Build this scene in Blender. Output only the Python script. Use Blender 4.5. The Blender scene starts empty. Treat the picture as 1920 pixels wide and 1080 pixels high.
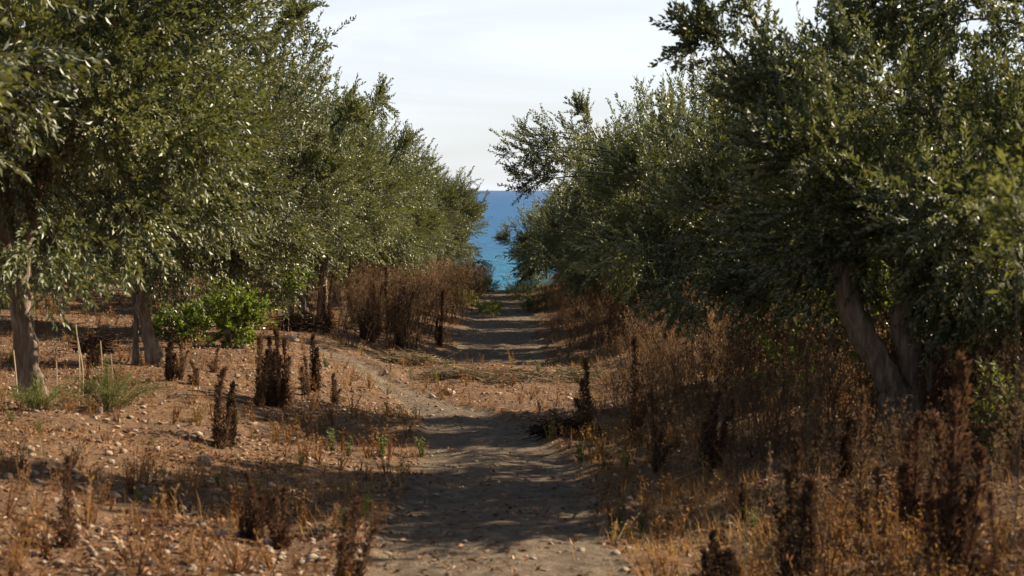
import bpy, math, random
import numpy as np
from mathutils import Vector, Matrix, Euler

S = bpy.context.scene
COL = S.collection
R_ = math.radians
rnd = random.Random(7)
rng = np.random.default_rng(7)

# ------------------------------------------------------------------ camera
EYE = 1.7
FPX = 3000.0
cam = bpy.data.cameras.new('camera'); cam.sensor_width = 36; cam.lens = FPX / 1920 * 36
cam.clip_start = 0.1; cam.clip_end = 200000
cam.dof.use_dof = True; cam.dof.focus_distance = 24; cam.dof.aperture_fstop = 4.2
co = bpy.data.objects.new('camera', cam); COL.objects.link(co)
co.location = (0, 0, EYE); co.rotation_euler = (R_(90) - math.atan(183 / FPX), 0, 0)
S.camera = co

# ------------------------------------------------------------------ sky, sun, exposure
SUN_EL, SUN_ROT = 33.0, 73.0           # rotation is clockwise from +Y
w = bpy.data.worlds.new('World'); S.world = w; w.use_nodes = True
nt = w.node_tree; bg = nt.nodes['Background']
sky = nt.nodes.new('ShaderNodeTexSky'); sky.sky_type = 'NISHITA'; sky.sun_disc = False
sky.sun_elevation = R_(SUN_EL); sky.sun_rotation = R_(SUN_ROT)
sky.air_density = 1.0; sky.dust_density = 1.0; sky.ozone_density = 1.5
# thin high cloud veil, the same all round the sky
tc = nt.nodes.new('ShaderNodeTexCoord'); mp = nt.nodes.new('ShaderNodeMapping'); mp.inputs['Scale'].default_value = (1.2, 1.2, 7.0)
nz = nt.nodes.new('ShaderNodeTexNoise'); nz.inputs['Scale'].default_value = 2.2; nz.inputs['Detail'].default_value = 6
nz.inputs['Roughness'].default_value = 0.55; nz.inputs['Distortion'].default_value = 0.6
rp = nt.nodes.new('ShaderNodeValToRGB')
rp.color_ramp.elements[0].position = 0.36; rp.color_ramp.elements[0].color = (.56, .56, .56, 1)
rp.color_ramp.elements[1].position = 0.72; rp.color_ramp.elements[1].color = (1, 1, 1, 1)
mx = nt.nodes.new('ShaderNodeMix'); mx.data_type = 'RGBA'
mx.inputs[7].default_value = (9.7, 10.1, 10.8, 1)
L = nt.links.new
L(tc.outputs['Generated'], mp.inputs[0]); L(mp.outputs[0], nz.inputs['Vector']); L(nz.outputs[0], rp.inputs[0])
sx = nt.nodes.new('ShaderNodeSeparateXYZ'); hz = nt.nodes.new('ShaderNodeMapRange'); hz.interpolation_type = 'SMOOTHSTEP'
hz.inputs[1].default_value = .02; hz.inputs[2].default_value = .55; hz.inputs[3].default_value = 1.0; hz.inputs[4].default_value = .08   # the veil thins towards the zenith
L(tc.outputs['Generated'], sx.inputs[0]); L(sx.outputs[2], hz.inputs[0])
vm = nt.nodes.new('ShaderNodeMath'); vm.operation = 'MULTIPLY'; L(rp.outputs[0], vm.inputs[0]); L(hz.outputs[0], vm.inputs[1])
L(vm.outputs[0], mx.inputs[0]); L(sky.outputs[0], mx.inputs[6]); L(mx.outputs[2], bg.inputs[0])
bg.inputs[1].default_value = 0.05
sun = bpy.data.lights.new('sun', 'SUN'); sun.energy = 5.0; sun.angle = R_(0.53); sun.color = (1.0, .84, .64)
so = bpy.data.objects.new('sun', sun); COL.objects.link(so)
sd = Vector((math.cos(R_(SUN_EL)) * math.sin(R_(SUN_ROT)), math.cos(R_(SUN_EL)) * math.cos(R_(SUN_ROT)), math.sin(R_(SUN_EL))))
so.rotation_euler = sd.to_track_quat('Z', 'Y').to_euler(); so.location = sd * 60
vs = S.view_settings; vs.view_transform = 'Standard'; vs.look = 'None'; vs.gamma = 1; vs.exposure = 1.18; vs.use_curve_mapping = False
S.cycles.max_bounces = 8; S.cycles.diffuse_bounces = 3; S.cycles.transmission_bounces = 3; S.cycles.transparent_max_bounces = 4
S.cycles.sample_clamp_indirect = 4

# ------------------------------------------------------------------ small helpers
def tag(o, label=None, cat=None, group=None, kind=None):
    if label: o['label'] = label
    if cat: o['category'] = cat
    if group: o['group'] = group
    if kind: o['kind'] = kind
    return o
def link(o, parent=None):
    COL.objects.link(o)
    if parent: o.parent = parent
    return o
def empty(name, loc, rz=0, sc=1):
    o = bpy.data.objects.new(name, None); o.empty_display_size = .1
    o.location = loc; o.rotation_euler = (0, 0, rz)
    o.scale = (sc, sc, sc) if isinstance(sc, (int, float)) else sc
    return link(o)
def obj(name, me, parent=None, loc=None, rot=None, sc=None):
    o = bpy.data.objects.new(name, me)
    if loc is not None: o.location = loc
    if rot is not None: o.rotation_euler = rot
    if sc is not None: o.scale = sc if not isinstance(sc, (int, float)) else (sc, sc, sc)
    return link(o, parent)
def copy_tree(o, parent=None):
    c = o.copy(); COL.objects.link(c); c.parent = parent
    for ch in o.children: copy_tree(ch, c)
    return c

class Soup:
    """numpy triangle collector: verts, triangles, one tint per triangle"""
    def __init__(s): s.v = []; s.f = []; s.t = []; s.n = 0
    def add(s, v, f, t):
        v = np.asarray(v, float).reshape(-1, 3); f = np.asarray(f, int).reshape(-1, 3)
        s.v.append(v); s.f.append(f + s.n); s.n += len(v)
        s.t.append(np.broadcast_to(np.asarray(t, float), (len(f),)).copy())
    def arr(s): return np.concatenate(s.v), np.concatenate(s.f), np.concatenate(s.t)
    def inst(s, tmpl, M, T, tint=None, tjit=0):
        """place template (v,f,t) N times with 3x3 M (N,3,3) and offsets T (N,3)"""
        v, f, t = tmpl; N = len(M)
        if N == 0: return
        V = np.einsum('nij,vj->nvi', M, v) + T[:, None, :]
        F = f[None] + (np.arange(N) * len(v))[:, None, None]
        tt = np.broadcast_to(t[None], (N, len(t))).copy()
        if tint is not None: tt = tt * 0 + tint[:, None] + (t[None] - .5) * tjit
        s.v.append(V.reshape(-1, 3)); s.f.append(F.reshape(-1, 3) + s.n); s.t.append(np.clip(tt.reshape(-1), 0, 1)); s.n += N * len(v)
    def mesh(s, name, mat, smooth=False):
        v, f, t = s.arr()
        me = bpy.data.meshes.new(name)
        me.vertices.add(len(v)); me.vertices.foreach_set('co', v.astype(np.float32).ravel())
        me.loops.add(len(f) * 3); me.loops.foreach_set('vertex_index', f.astype(np.int32).ravel())
        me.polygons.add(len(f)); me.polygons.foreach_set('loop_start', np.arange(0, len(f) * 3, 3, dtype=np.int32))
        me.polygons.foreach_set('use_smooth', np.full(len(f), smooth))
        a = me.attributes.new('tint', 'FLOAT', 'FACE'); a.data.foreach_set('value', t.astype(np.float32))
        me.update(calc_edges=True); me.materials.append(mat)
        return me

def frames(d, roll):
    """rotation matrices (N,3,3) whose x axis is d, rolled"""
    d = d / np.linalg.norm(d, axis=1, keepdims=True)
    up = np.where(np.abs(d[:, 2:3]) > .95, np.array([[1., 0, 0]]), np.array([[0, 0, 1.]]))
    y = np.cross(up, d); y /= np.linalg.norm(y, axis=1, keepdims=True); z = np.cross(d, y)
    c, s_ = np.cos(roll)[:, None], np.sin(roll)[:, None]
    return np.stack([d, y * c + z * s_, -y * s_ + z * c], axis=2)
def rz_mats(a, sc=None):
    N = len(a); M = np.zeros((N, 3, 3)); M[:, 0, 0] = M[:, 1, 1] = np.cos(a); M[:, 0, 1] = -np.sin(a); M[:, 1, 0] = np.sin(a); M[:, 2, 2] = 1
    if sc is not None: M *= np.asarray(sc).reshape(N, 1, 1)
    return M
def tilt_mats(g, N, tilt, sc):
    d = np.stack([g.normal(0, tilt, N), g.normal(0, tilt, N), np.ones(N)], 1); d /= np.linalg.norm(d, axis=1, keepdims=True)
    a = g.uniform(0, 6.28, N); x = np.stack([np.cos(a), np.sin(a), np.zeros(N)], 1)
    y = np.cross(d, x); y /= np.linalg.norm(y, axis=1, keepdims=True); x = np.cross(y, d)
    return np.stack([x, y, d], 2) * np.asarray(sc).reshape(-1, 1, 1)

def tube(s, pts, rad, n=6, tint=.5, rough=0., g=rng, cap=True):
    pts = np.asarray(pts, float); m = len(pts); rad = np.broadcast_to(np.asarray(rad, float), (m,))
    tan = np.gradient(pts, axis=0); tan /= np.linalg.norm(tan, axis=1, keepdims=True) + 1e-9
    ref = np.array([1., 0, 0]) if abs(tan[0][0]) < .8 else np.array([0, 1., 0])
    u = np.cross(tan, ref); u /= np.linalg.norm(u, axis=1, keepdims=True); vv = np.cross(tan, u)
    a = np.linspace(0, 2 * math.pi, n, endpoint=False)
    r = rad[:, None] * (1 + rough * g.normal(0, 1, (m, n)))
    if n >= 12: r = r * (1 + .13 * np.sin(3 * a[None, :] + pts[:, 2:3] * 4 + 1) + .07 * np.sin(5 * a[None, :] - pts[:, 2:3] * 7))
    V = pts[:, None, :] + r[..., None] * (np.cos(a)[None, :, None] * u[:, None, :] + np.sin(a)[None, :, None] * vv[:, None, :])
    F = []
    for i in range(m - 1):
        for j in range(n):
            k = (j + 1) % n; F += [(i * n + j, i * n + k, (i + 1) * n + k), (i * n + j, (i + 1) * n + k, (i + 1) * n + j)]
    if cap and n > 3:
        for j in range(1, n - 1): F += [((m - 1) * n, (m - 1) * n + j, (m - 1) * n + j + 1)]
    s.add(V.reshape(-1, 3), F, tint)

def smooth_path(pts, per=4):
    """Catmull-Rom through pts, values of any width"""
    P = np.asarray(pts, float); P = np.vstack([2 * P[0] - P[1], P, 2 * P[-1] - P[-2]]); out = []
    for i in range(1, len(P) - 2):
        for k in range(per):
            t = k / per
            out.append(.5 * (2 * P[i] + (P[i + 1] - P[i - 1]) * t + (2 * P[i - 1] - 5 * P[i] + 4 * P[i + 1] - P[i + 2]) * t * t + (3 * P[i] - P[i - 1] - 3 * P[i + 1] + P[i + 2]) * t ** 3))
    out.append(P[-2]); return np.array(out)

def vnoise(x, y, sc, seed=0):
    x = np.asarray(x, float) / sc + 1000 + seed * 17.3; y = np.asarray(y, float) / sc + 1000 + seed * 31.7
    xi, yi = np.floor(x).astype(np.int64), np.floor(y).astype(np.int64); fx, fy = x - xi, y - yi
    fx = fx * fx * (3 - 2 * fx); fy = fy * fy * (3 - 2 * fy)
    def h(a, b):
        q = (a * 374761393 + b * 668265263 + seed * 974634777) & 0xffffffff
        q = ((q ^ (q >> 13)) * 1274126177) & 0xffffffff
        return ((q ^ (q >> 16)) & 0xffff) / 65535.
    return (h(xi, yi) * (1 - fx) + h(xi + 1, yi) * fx) * (1 - fy) + (h(xi, yi + 1) * (1 - fx) + h(xi + 1, yi + 1) * fx) * fy

# ------------------------------------------------------------------ the lie of the land
DY = [-60, 0, 6.6, 12, 16, 20, 24, 30, 40, 50, 60, 63, 70, 85, 100, 140]
DD = [0.2, 1.35, 1.66, 1.97, 2.20, 2.42, 2.66, 2.95, 3.24, 3.46, 3.68, 4.15, 6.0, 11.5, 14, 15]
FOOT = [(5, -.04, .56), (6.8, -.06, .55), (9.4, -.11, .52), (11.4, -.12, .50), (14, -.33, .42), (16.5, -.8, .32), (18.8, -1.45, .25), (20.6, -2.1, .2), (22, -2.9, .12)]
FA = np.array(FOOT); FA = smooth_path(FA, 6)
def sstep(t): t = np.clip(t, 0, 1); return t * t * (3 - 2 * t)
def path_mask(x, y):
    x = np.asarray(x, float); y = np.asarray(y, float)
    best = np.full(np.broadcast(x, y).shape, -9.)
    for a, b, c in FA: best = np.maximum(best, 1 - np.sqrt((x - b) ** 2 + (y - a) ** 2) / (c * 1.2))
    near = sstep(best * 3.2 + .3 + (vnoise(x, y, .25, 3) - .5) * .5) * (y < 22.4) + 0
    near = np.where(y < 5.2, sstep((.7 - np.abs(x + .04)) * 4), near)
    far = sstep((1.02 - np.abs(x + .24) + (vnoise(x, y, .5, 5) - .5) * .5) * 3) * sstep((y - 22.2) * 1.6) * sstep((64 - y) / 3)
    return np.maximum(near, far)
def G(x, y, fine=True):
    x = np.asarray(x, float); y = np.asarray(y, float)
    z = EYE - np.interp(y, DY, DD)
    bl = sstep((-x - .9) / 2.4) * np.interp(y, [5, 12, 17, 24, 60], [.2, .36, .36, .55, .35]) + np.clip(-x - 3.6, 0, 40) * .06
    br = sstep((x - .7) / 2.0) * np.interp(y, [5, 12, 24, 60], [.26, .28, .45, .35]) + np.clip(x - 3, 0, 40) * .05
    z = z + (bl + br) * sstep((75 - y) / 12)
    z = z + .13 * np.exp(-((y - 21.3 - .12 * x) / .75) ** 2) * sstep((x + 2.6) / 1.2)
    z = z + .10 * np.exp(-((y - 34.5) / 1.6) ** 2) * np.exp(-(x / 4) ** 2) + .12 * np.exp(-((y - 43.5) / 1.5) ** 2) * np.exp(-(x / 4) ** 2)
    pm = path_mask(x, y)
    z = z - .035 * pm + .02 * pm * np.exp(-((x - np.interp(y, FA[:, 0], FA[:, 1]) - .02) / .16) ** 2)
    z = z + (vnoise(x, y, 1.7, 1) - .5) * .10 * (1 - .7 * pm)
    if fine:
        z = z + ((vnoise(x, y, .42, 2) - .5) * .07 + (vnoise(x, y, .16, 4) - .5) * .03 + (vnoise(x, y, .07, 6) - .5) * .016) * (1 - .6 * pm)
    return z
def g1(x, y): return float(G(np.array([x]), np.array([y]))[0])
def at(px, py):
    """ground point seen at a pixel of the 1920x1080 photograph"""
    for d in np.arange(4.5, 75, .05):
        x = (px - 960) / FPX * d; z = EYE - (py - 357) / FPX * d
        if g1(x, d) >= z: return x, d, g1(x, d)
    return (px - 960) / FPX * 60, 60., g1((px - 960) / FPX * 60, 60.)

# ------------------------------------------------------------------ materials
def mat(name):
    m = bpy.data.materials.new(name); m.use_nodes = True; n = m.node_tree
    for q in list(n.nodes): n.nodes.remove(q)
    out = n.nodes.new('ShaderNodeOutputMaterial'); return m, n, out
def ramp(n, stops, interp='LINEAR'):
    r = n.nodes.new('ShaderNodeValToRGB'); e = r.color_ramp; e.interpolation = interp
    while len(e.elements) < len(stops): e.elements.new(.5)
    for q, (p, c) in zip(e.elements, stops): q.position = p; q.color = (*c, 1)
    return r
def foliage_mat(name, stops, under=None, rough=.42, trans=.3, tcol=None, spec=.5, objvar=.25, bright=1.):
    m, n, out = mat(name); l = n.links.new
    at_ = n.nodes.new('ShaderNodeAttribute'); at_.attribute_name = 'tint'
    r = ramp(n, stops); l(at_.outputs['Fac'], r.inputs[0])
    oi = n.nodes.new('ShaderNodeObjectInfo')
    mr = n.nodes.new('ShaderNodeMapRange'); mr.inputs[3].default_value = bright * (1 - objvar); mr.inputs[4].default_value = bright * (1 + objvar)
    l(oi.outputs['Random'], mr.inputs[0])
    hs = n.nodes.new('ShaderNodeHueSaturation'); l(mr.outputs[0], hs.inputs['Value']); l(r.outputs[0], hs.inputs['Color'])
    mr2 = n.nodes.new('ShaderNodeMapRange'); mr2.inputs[3].default_value = .485; mr2.inputs[4].default_value = .515
    l(oi.outputs['Random'], mr2.inputs[0]); l(mr2.outputs[0], hs.inputs['Hue'])
    col = hs.outputs[0]
    if under:
        ge = n.nodes.new('ShaderNodeNewGeometry'); mu = n.nodes.new('ShaderNodeMix'); mu.data_type = 'RGBA'
        l(ge.outputs['Backfacing'], mu.inputs[0]); l(col, mu.inputs[6])
        ux = n.nodes.new('ShaderNodeMix'); ux.data_type = 'RGBA'; ux.inputs[0].default_value = .75; ux.inputs[7].default_value = (*under, 1)
        l(col, ux.inputs[6]); l(ux.outputs[2], mu.inputs[7]); col = mu.outputs[2]
    p = n.nodes.new('ShaderNodeBsdfPrincipled'); l(col, p.inputs['Base Color']); p.inputs['Roughness'].default_value = rough
    p.inputs['Specular IOR Level'].default_value = spec
    t = n.nodes.new('ShaderNodeBsdfTranslucent')
    if tcol:
        tm = n.nodes.new('ShaderNodeMix'); tm.data_type = 'RGBA'; tm.inputs[0].default_value = .6; tm.inputs[7].default_value = (*tcol, 1)
        l(hs.outputs[0], tm.inputs[6]); l(tm.outputs[2], t.inputs[0])
    else: l(col, t.inputs[0])
    ms = n.nodes.new('ShaderNodeMixShader'); ms.inputs[0].default_value = trans
    l(p.outputs[0], ms.inputs[1]); l(t.outputs[0], ms.inputs[2]); l(ms.outputs[0], out.inputs[0])
    return m
M = {}
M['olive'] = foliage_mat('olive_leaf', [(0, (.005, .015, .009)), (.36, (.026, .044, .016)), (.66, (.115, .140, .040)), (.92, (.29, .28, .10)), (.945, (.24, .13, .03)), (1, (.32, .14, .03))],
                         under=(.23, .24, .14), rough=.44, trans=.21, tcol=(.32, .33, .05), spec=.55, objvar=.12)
M['bush'] = foliage_mat('bush_leaf', [(0, (.025, .048, .012)), (.6, (.09, .125, .022)), (1, (.20, .22, .05))], rough=.35, trans=.42, tcol=(.32, .44, .03), objvar=.1)
M['herb'] = foliage_mat('herb_leaf', [(0, (.05, .075, .02)), (.5, (.12, .14, .035)), (1, (.27, .25, .06))], rough=.6, trans=.35, tcol=(.30, .30, .05), objvar=.35)
M['dry'] = foliage_mat('dry_weed', [(0, (.028, .018, .013)), (.4, (.090, .055, .035)), (.7, (.215, .140, .082)), (1, (.42, .32, .20))], rough=.8, trans=.36, tcol=(.42, .24, .10), spec=.2, objvar=.4)
M['dark'] = foliage_mat('dark_seed_spike', [(0, (.020, .013, .010)), (.6, (.070, .042, .028)), (1, (.24, .15, .09))], rough=.85, trans=.14, tcol=(.18, .09, .04), spec=.15, objvar=.35)
M['spike'] = foliage_mat('brown_seed_spike', [(0, (.03, .017, .012)), (.5, (.12, .068, .042)), (1, (.32, .21, .13))], rough=.85, trans=.2, tcol=(.26, .13, .06), spec=.15, objvar=.4)
M['grass'] = foliage_mat('dry_grass', [(0, (.12, .062, .027)), (.35, (.26, .155, .065)), (.7, (.40, .26, .11)), (.88, (.30, .27, .08)), (1, (.14, .19, .04))], rough=.7, trans=.4, tcol=(.5, .28, .07), spec=.2, objvar=.1)
M['litter'] = foliage_mat('leaf_litter', [(0, (.07, .032, .018)), (.5, (.22, .105, .05)), (.8, (.36, .22, .12)), (1, (.50, .38, .25))], rough=.8, trans=.1, spec=.2, objvar=.0)
M['twig'] = foliage_mat('dead_twig', [(0, (.05, .035, .028)), (.6, (.17, .12, .085)), (1, (.34, .26, .18))], rough=.85, trans=.05, spec=.2, objvar=.25)

def bark_mat(name, a, b, c):
    m, n, out = mat(name); l = n.links.new
    g = n.nodes.new('ShaderNodeNewGeometry')
    mp = n.nodes.new('ShaderNodeMapping'); mp.inputs['Scale'].default_value = (9, 9, 2.2); l(g.outputs['Position'], mp.inputs[0])
    z1 = n.nodes.new('ShaderNodeTexNoise'); z1.inputs['Scale'].default_value = 2.5; z1.inputs['Detail'].default_value = 7; z1.inputs['Roughness'].default_value = .65; l(mp.outputs[0], z1.inputs['Vector'])
    vo = n.nodes.new('ShaderNodeTexVoronoi'); vo.feature = 'DISTANCE_TO_EDGE'; vo.inputs['Scale'].default_value = 2.6; l(mp.outputs[0], vo.inputs['Vector'])
    r = ramp(n, [(.25, a), (.5, b), (.78, c)]); l(z1.outputs[0], r.inputs[0])
    p = n.nodes.new('ShaderNodeBsdfPrincipled'); p.inputs['Roughness'].default_value = .9; l(r.outputs[0], p.inputs['Base Color'])
    ad = n.nodes.new('ShaderNodeMath'); ad.operation = 'MULTIPLY_ADD'; ad.inputs[1].default_value = .6; l(vo.outputs[0], ad.inputs[0]); l(z1.outputs[0], ad.inputs[2])
    b_ = n.nodes.new('ShaderNodeBump'); b_.inputs['Strength'].default_value = .8; b_.inputs['Distance'].default_value = .03
    l(ad.outputs[0], b_.inputs['Height']); l(b_.outputs[0], p.inputs['Normal']); l(p.outputs[0], out.inputs[0]); return m
M['bark'] = bark_mat('olive_bark', (.05, .034, .024), (.17, .12, .085), (.38, .31, .23))
M['stone'] = None
def stone_mat():
    m, n, out = mat('limestone'); l = n.links.new
    oi = n.nodes.new('ShaderNodeObjectInfo'); g = n.nodes.new('ShaderNodeNewGeometry'); at_ = n.nodes.new('ShaderNodeAttribute'); at_.attribute_name = 'tint'
    z = n.nodes.new('ShaderNodeTexNoise'); z.inputs['Scale'].default_value = 28; z.inputs['Detail'].default_value = 6; l(g.outputs['Position'], z.inputs['Vector'])
    r = ramp(n, [(.3, (.20, .135, .09)), (.5, (.36, .27, .19)), (.75, (.50, .42, .33))]); l(z.outputs[0], r.inputs[0])
    ad = n.nodes.new('ShaderNodeMath'); ad.operation = 'ADD'; l(oi.outputs['Random'], ad.inputs[0]); l(at_.outputs['Fac'], ad.inputs[1])
    mr = n.nodes.new('ShaderNodeMapRange'); mr.inputs[1].default_value = 0; mr.inputs[2].default_value = 1.8; mr.inputs[3].default_value = .5; mr.inputs[4].default_value = 1.1; l(ad.outputs[0], mr.inputs[0])
    hs = n.nodes.new('ShaderNodeHueSaturation'); l(r.outputs[0], hs.inputs['Color']); l(mr.outputs[0], hs.inputs['Value'])
    p = n.nodes.new('ShaderNodeBsdfPrincipled'); p.inputs['Roughness'].default_value = .85; l(hs.outputs[0], p.inputs['Base Color'])
    b = n.nodes.new('ShaderNodeBump'); b.inputs['Strength'].default_value = .5; b.inputs['Distance'].default_value = .01; l(z.outputs[0], b.inputs['Height']); l(b.outputs[0], p.inputs['Normal'])
    l(p.outputs[0], out.inputs[0]); return m
M['stone'] = stone_mat()

def ground_mat():
    m, n, out = mat('earth'); l = n.links.new
    g = n.nodes.new('ShaderNodeNewGeometry'); pa = n.nodes.new('ShaderNodeAttribute'); pa.attribute_name = 'path'
    def noise(sc, det=5, ro=.6, vec=None):
        z = n.nodes.new('ShaderNodeTexNoise'); z.inputs['Scale'].default_value = sc; z.inputs['Detail'].default_value = det; z.inputs['Roughness'].default_value = ro
        l(vec or g.outputs['Position'], z.inputs['Vector']); return z
    z1, z2, z3 = noise(1.1), noise(9, 7, .7), noise(60, 4)
    soil = ramp(n, [(.30, (.065, .034, .019)), (.48, (.14, .078, .043)), (.62, (.245, .150, .085)), (.78, (.36, .26, .165))]); l(z2.outputs[0], soil.inputs[0])
    patch = ramp(n, [(.4, (.13, .088, .058)), (.6, (.20, .115, .055))]); l(z1.outputs[0], patch.inputs[0])
    s1 = n.nodes.new('ShaderNodeMix'); s1.data_type = 'RGBA'; s1.inputs[0].default_value = .35; l(soil.outputs[0], s1.inputs[6]); l(patch.outputs[0], s1.inputs[7])
    dust = ramp(n, [(.32, (.085, .060, .041)), (.5, (.155, .115, .078)), (.68, (.24, .185, .125))]); l(z2.outputs[0], dust.inputs[0])
    grit = n.nodes.new('ShaderNodeTexVoronoi'); grit.inputs['Scale'].default_value = 34; l(g.outputs['Position'], grit.inputs['Vector'])
    gr = ramp(n, [(.0, (1.35, 1.3, 1.25)), (.22, (1, 1, 1)), (.6, (.82, .82, .82))]); l(grit.outputs['Distance'], gr.inputs[0])
    mx_ = n.nodes.new('ShaderNodeMix'); mx_.data_type = 'RGBA'
    ad = n.nodes.new('ShaderNodeMath'); ad.operation = 'ADD'; sb = n.nodes.new('ShaderNodeMath'); sb.operation = 'MULTIPLY_ADD'; sb.inputs[1].default_value = .7; sb.inputs[2].default_value = -.35
    l(z2.outputs[0], sb.inputs[0]); l(pa.outputs['Fac'], ad.inputs[0]); l(sb.outputs[0], ad.inputs[1]); 
    cl = n.nodes.new('ShaderNodeClamp'); l(ad.outputs[0], cl.inputs[0]); l(cl.outputs[0], mx_.inputs[0])
    l(s1.outputs[2], mx_.inputs[6]); l(dust.outputs[0], mx_.inputs[7])
    mul = n.nodes.new('ShaderNodeMix'); mul.data_type = 'RGBA'; mul.blend_type = 'MULTIPLY'; mul.inputs[0].default_value = .8; l(mx_.outputs[2], mul.inputs[6]); l(gr.outputs[0], mul.inputs[7])
    p = n.nodes.new('ShaderNodeBsdfPrincipled'); p.inputs['Roughness'].default_value = .95; p.inputs['Specular IOR Level'].default_value = .2; l(mul.outputs[2], p.inputs['Base Color'])
    h = n.nodes.new('ShaderNodeMath'); h.operation = 'MULTIPLY_ADD'; h.inputs[1].default_value = .35; l(z3.outputs[0], h.inputs[0]); l(z2.outputs[0], h.inputs[2])
    b = n.nodes.new('ShaderNodeBump'); b.inputs['Strength'].default_value = .9; b.inputs['Distance'].default_value = .05; l(h.outputs[0], b.inputs['Height']); l(b.outputs[0], p.inputs['Normal'])
    l(p.outputs[0], out.inputs[0]); return m
M['ground'] = ground_mat()

def sea_mat():
    m, n, out = mat('sea_water'); l = n.links.new
    g = n.nodes.new('ShaderNodeNewGeometry'); sp = n.nodes.new('ShaderNodeSeparateXYZ'); l(g.outputs['Position'], sp.inputs[0])
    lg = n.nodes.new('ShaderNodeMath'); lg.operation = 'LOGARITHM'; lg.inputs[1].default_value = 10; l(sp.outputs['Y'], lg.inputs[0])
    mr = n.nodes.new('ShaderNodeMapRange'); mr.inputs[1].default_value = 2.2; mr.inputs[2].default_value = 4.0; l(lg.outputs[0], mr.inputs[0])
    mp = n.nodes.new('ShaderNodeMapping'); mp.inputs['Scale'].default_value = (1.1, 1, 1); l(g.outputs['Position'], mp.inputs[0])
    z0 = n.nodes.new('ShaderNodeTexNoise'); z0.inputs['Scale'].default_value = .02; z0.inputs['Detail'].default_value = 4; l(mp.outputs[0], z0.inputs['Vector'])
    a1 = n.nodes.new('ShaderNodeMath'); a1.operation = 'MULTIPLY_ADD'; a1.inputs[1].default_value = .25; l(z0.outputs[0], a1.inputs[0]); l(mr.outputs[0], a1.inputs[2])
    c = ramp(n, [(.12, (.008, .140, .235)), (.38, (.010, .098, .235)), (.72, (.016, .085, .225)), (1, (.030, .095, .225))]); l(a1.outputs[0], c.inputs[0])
    z1 = n.nodes.new('ShaderNodeTexNoise'); z1.inputs['Scale'].default_value = .30; z1.inputs['Detail'].default_value = 8; z1.inputs['Roughness'].default_value = .62; z1.inputs['Distortion'].default_value = .4; l(mp.outputs[0], z1.inputs['Vector'])
    fo = ramp(n, [(.70, (0, 0, 0)), (.76, (1, 1, 1))]); l(z1.outputs[0], fo.inputs[0])
    mf = n.nodes.new('ShaderNodeMix'); mf.data_type = 'RGBA'; mf.inputs[7].default_value = (.6, .65, .68, 1); l(fo.outputs[0], mf.inputs[0])
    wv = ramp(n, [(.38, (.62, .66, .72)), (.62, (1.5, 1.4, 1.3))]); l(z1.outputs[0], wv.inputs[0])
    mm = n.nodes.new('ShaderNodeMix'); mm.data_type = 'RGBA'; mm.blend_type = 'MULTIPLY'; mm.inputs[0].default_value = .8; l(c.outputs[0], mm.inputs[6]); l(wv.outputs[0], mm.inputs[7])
    l(mm.outputs[2], mf.inputs[6])
    p = n.nodes.new('ShaderNodeBsdfPrincipled'); p.inputs['Roughness'].default_value = .35; p.inputs['IOR'].default_value = 1.33; p.inputs['Specular IOR Level'].default_value = .06; l(mf.outputs[2], p.inputs['Base Color'])
    b = n.nodes.new('ShaderNodeBump'); b.inputs['Strength'].default_value = 1; b.inputs['Distance'].default_value = 2.2; l(z1.outputs[0], b.inputs['Height']); l(b.outputs[0], p.inputs['Normal'])
    l(p.outputs[0], out.inputs[0]); return m
M['sea'] = sea_mat()

# ------------------------------------------------------------------ ground, path colour and sea
def build_ground():
    ys = np.concatenate([np.linspace(-60, 4, 24, endpoint=False), 4 + (np.exp(np.linspace(0, 1, 520)) - 1) / (math.e - 1) ** 1 * 62, np.linspace(68, 140, 26)])
    ys = np.unique(ys)
    xc = np.sinh(np.linspace(-2.6, 2.6, 260)) / np.sinh(2.6) * 14
    xs = np.concatenate([[-400, -150, -60, -30, -20], xc, [20, 30, 60, 150, 400]])
    X, Y = np.meshgrid(xs, ys); Z = G(X, Y)
    nx, ny = len(xs), len(ys)
    me = bpy.data.meshes.new('ground'); V = np.stack([X, Y, Z], -1).reshape(-1, 3)
    i = np.arange(nx * ny).reshape(ny, nx); q = np.stack([i[:-1, :-1], i[:-1, 1:], i[1:, 1:], i[1:, :-1]], -1).reshape(-1, 4)
    me.vertices.add(len(V)); me.vertices.foreach_set('co', V.astype(np.float32).ravel())
    me.loops.add(q.size); me.loops.foreach_set('vertex_index', q.astype(np.int32).ravel())
    me.polygons.add(len(q)); me.polygons.foreach_set('loop_start', np.arange(0, q.size, 4, dtype=np.int32)); me.polygons.foreach_set('use_smooth', np.full(len(q), True))
    a = me.attributes.new('path', 'FLOAT', 'POINT'); a.data.foreach_set('value', path_mask(X, Y).astype(np.float32).ravel())
    me.update(calc_edges=True); me.materials.append(M['ground'])
    tag(obj('ground', me), kind='structure')
build_ground()
def build_sea():
    s = Soup(); z = EYE - 12
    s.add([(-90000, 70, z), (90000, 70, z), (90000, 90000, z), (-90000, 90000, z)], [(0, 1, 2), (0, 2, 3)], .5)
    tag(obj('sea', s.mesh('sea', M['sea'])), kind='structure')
build_sea()

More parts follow.
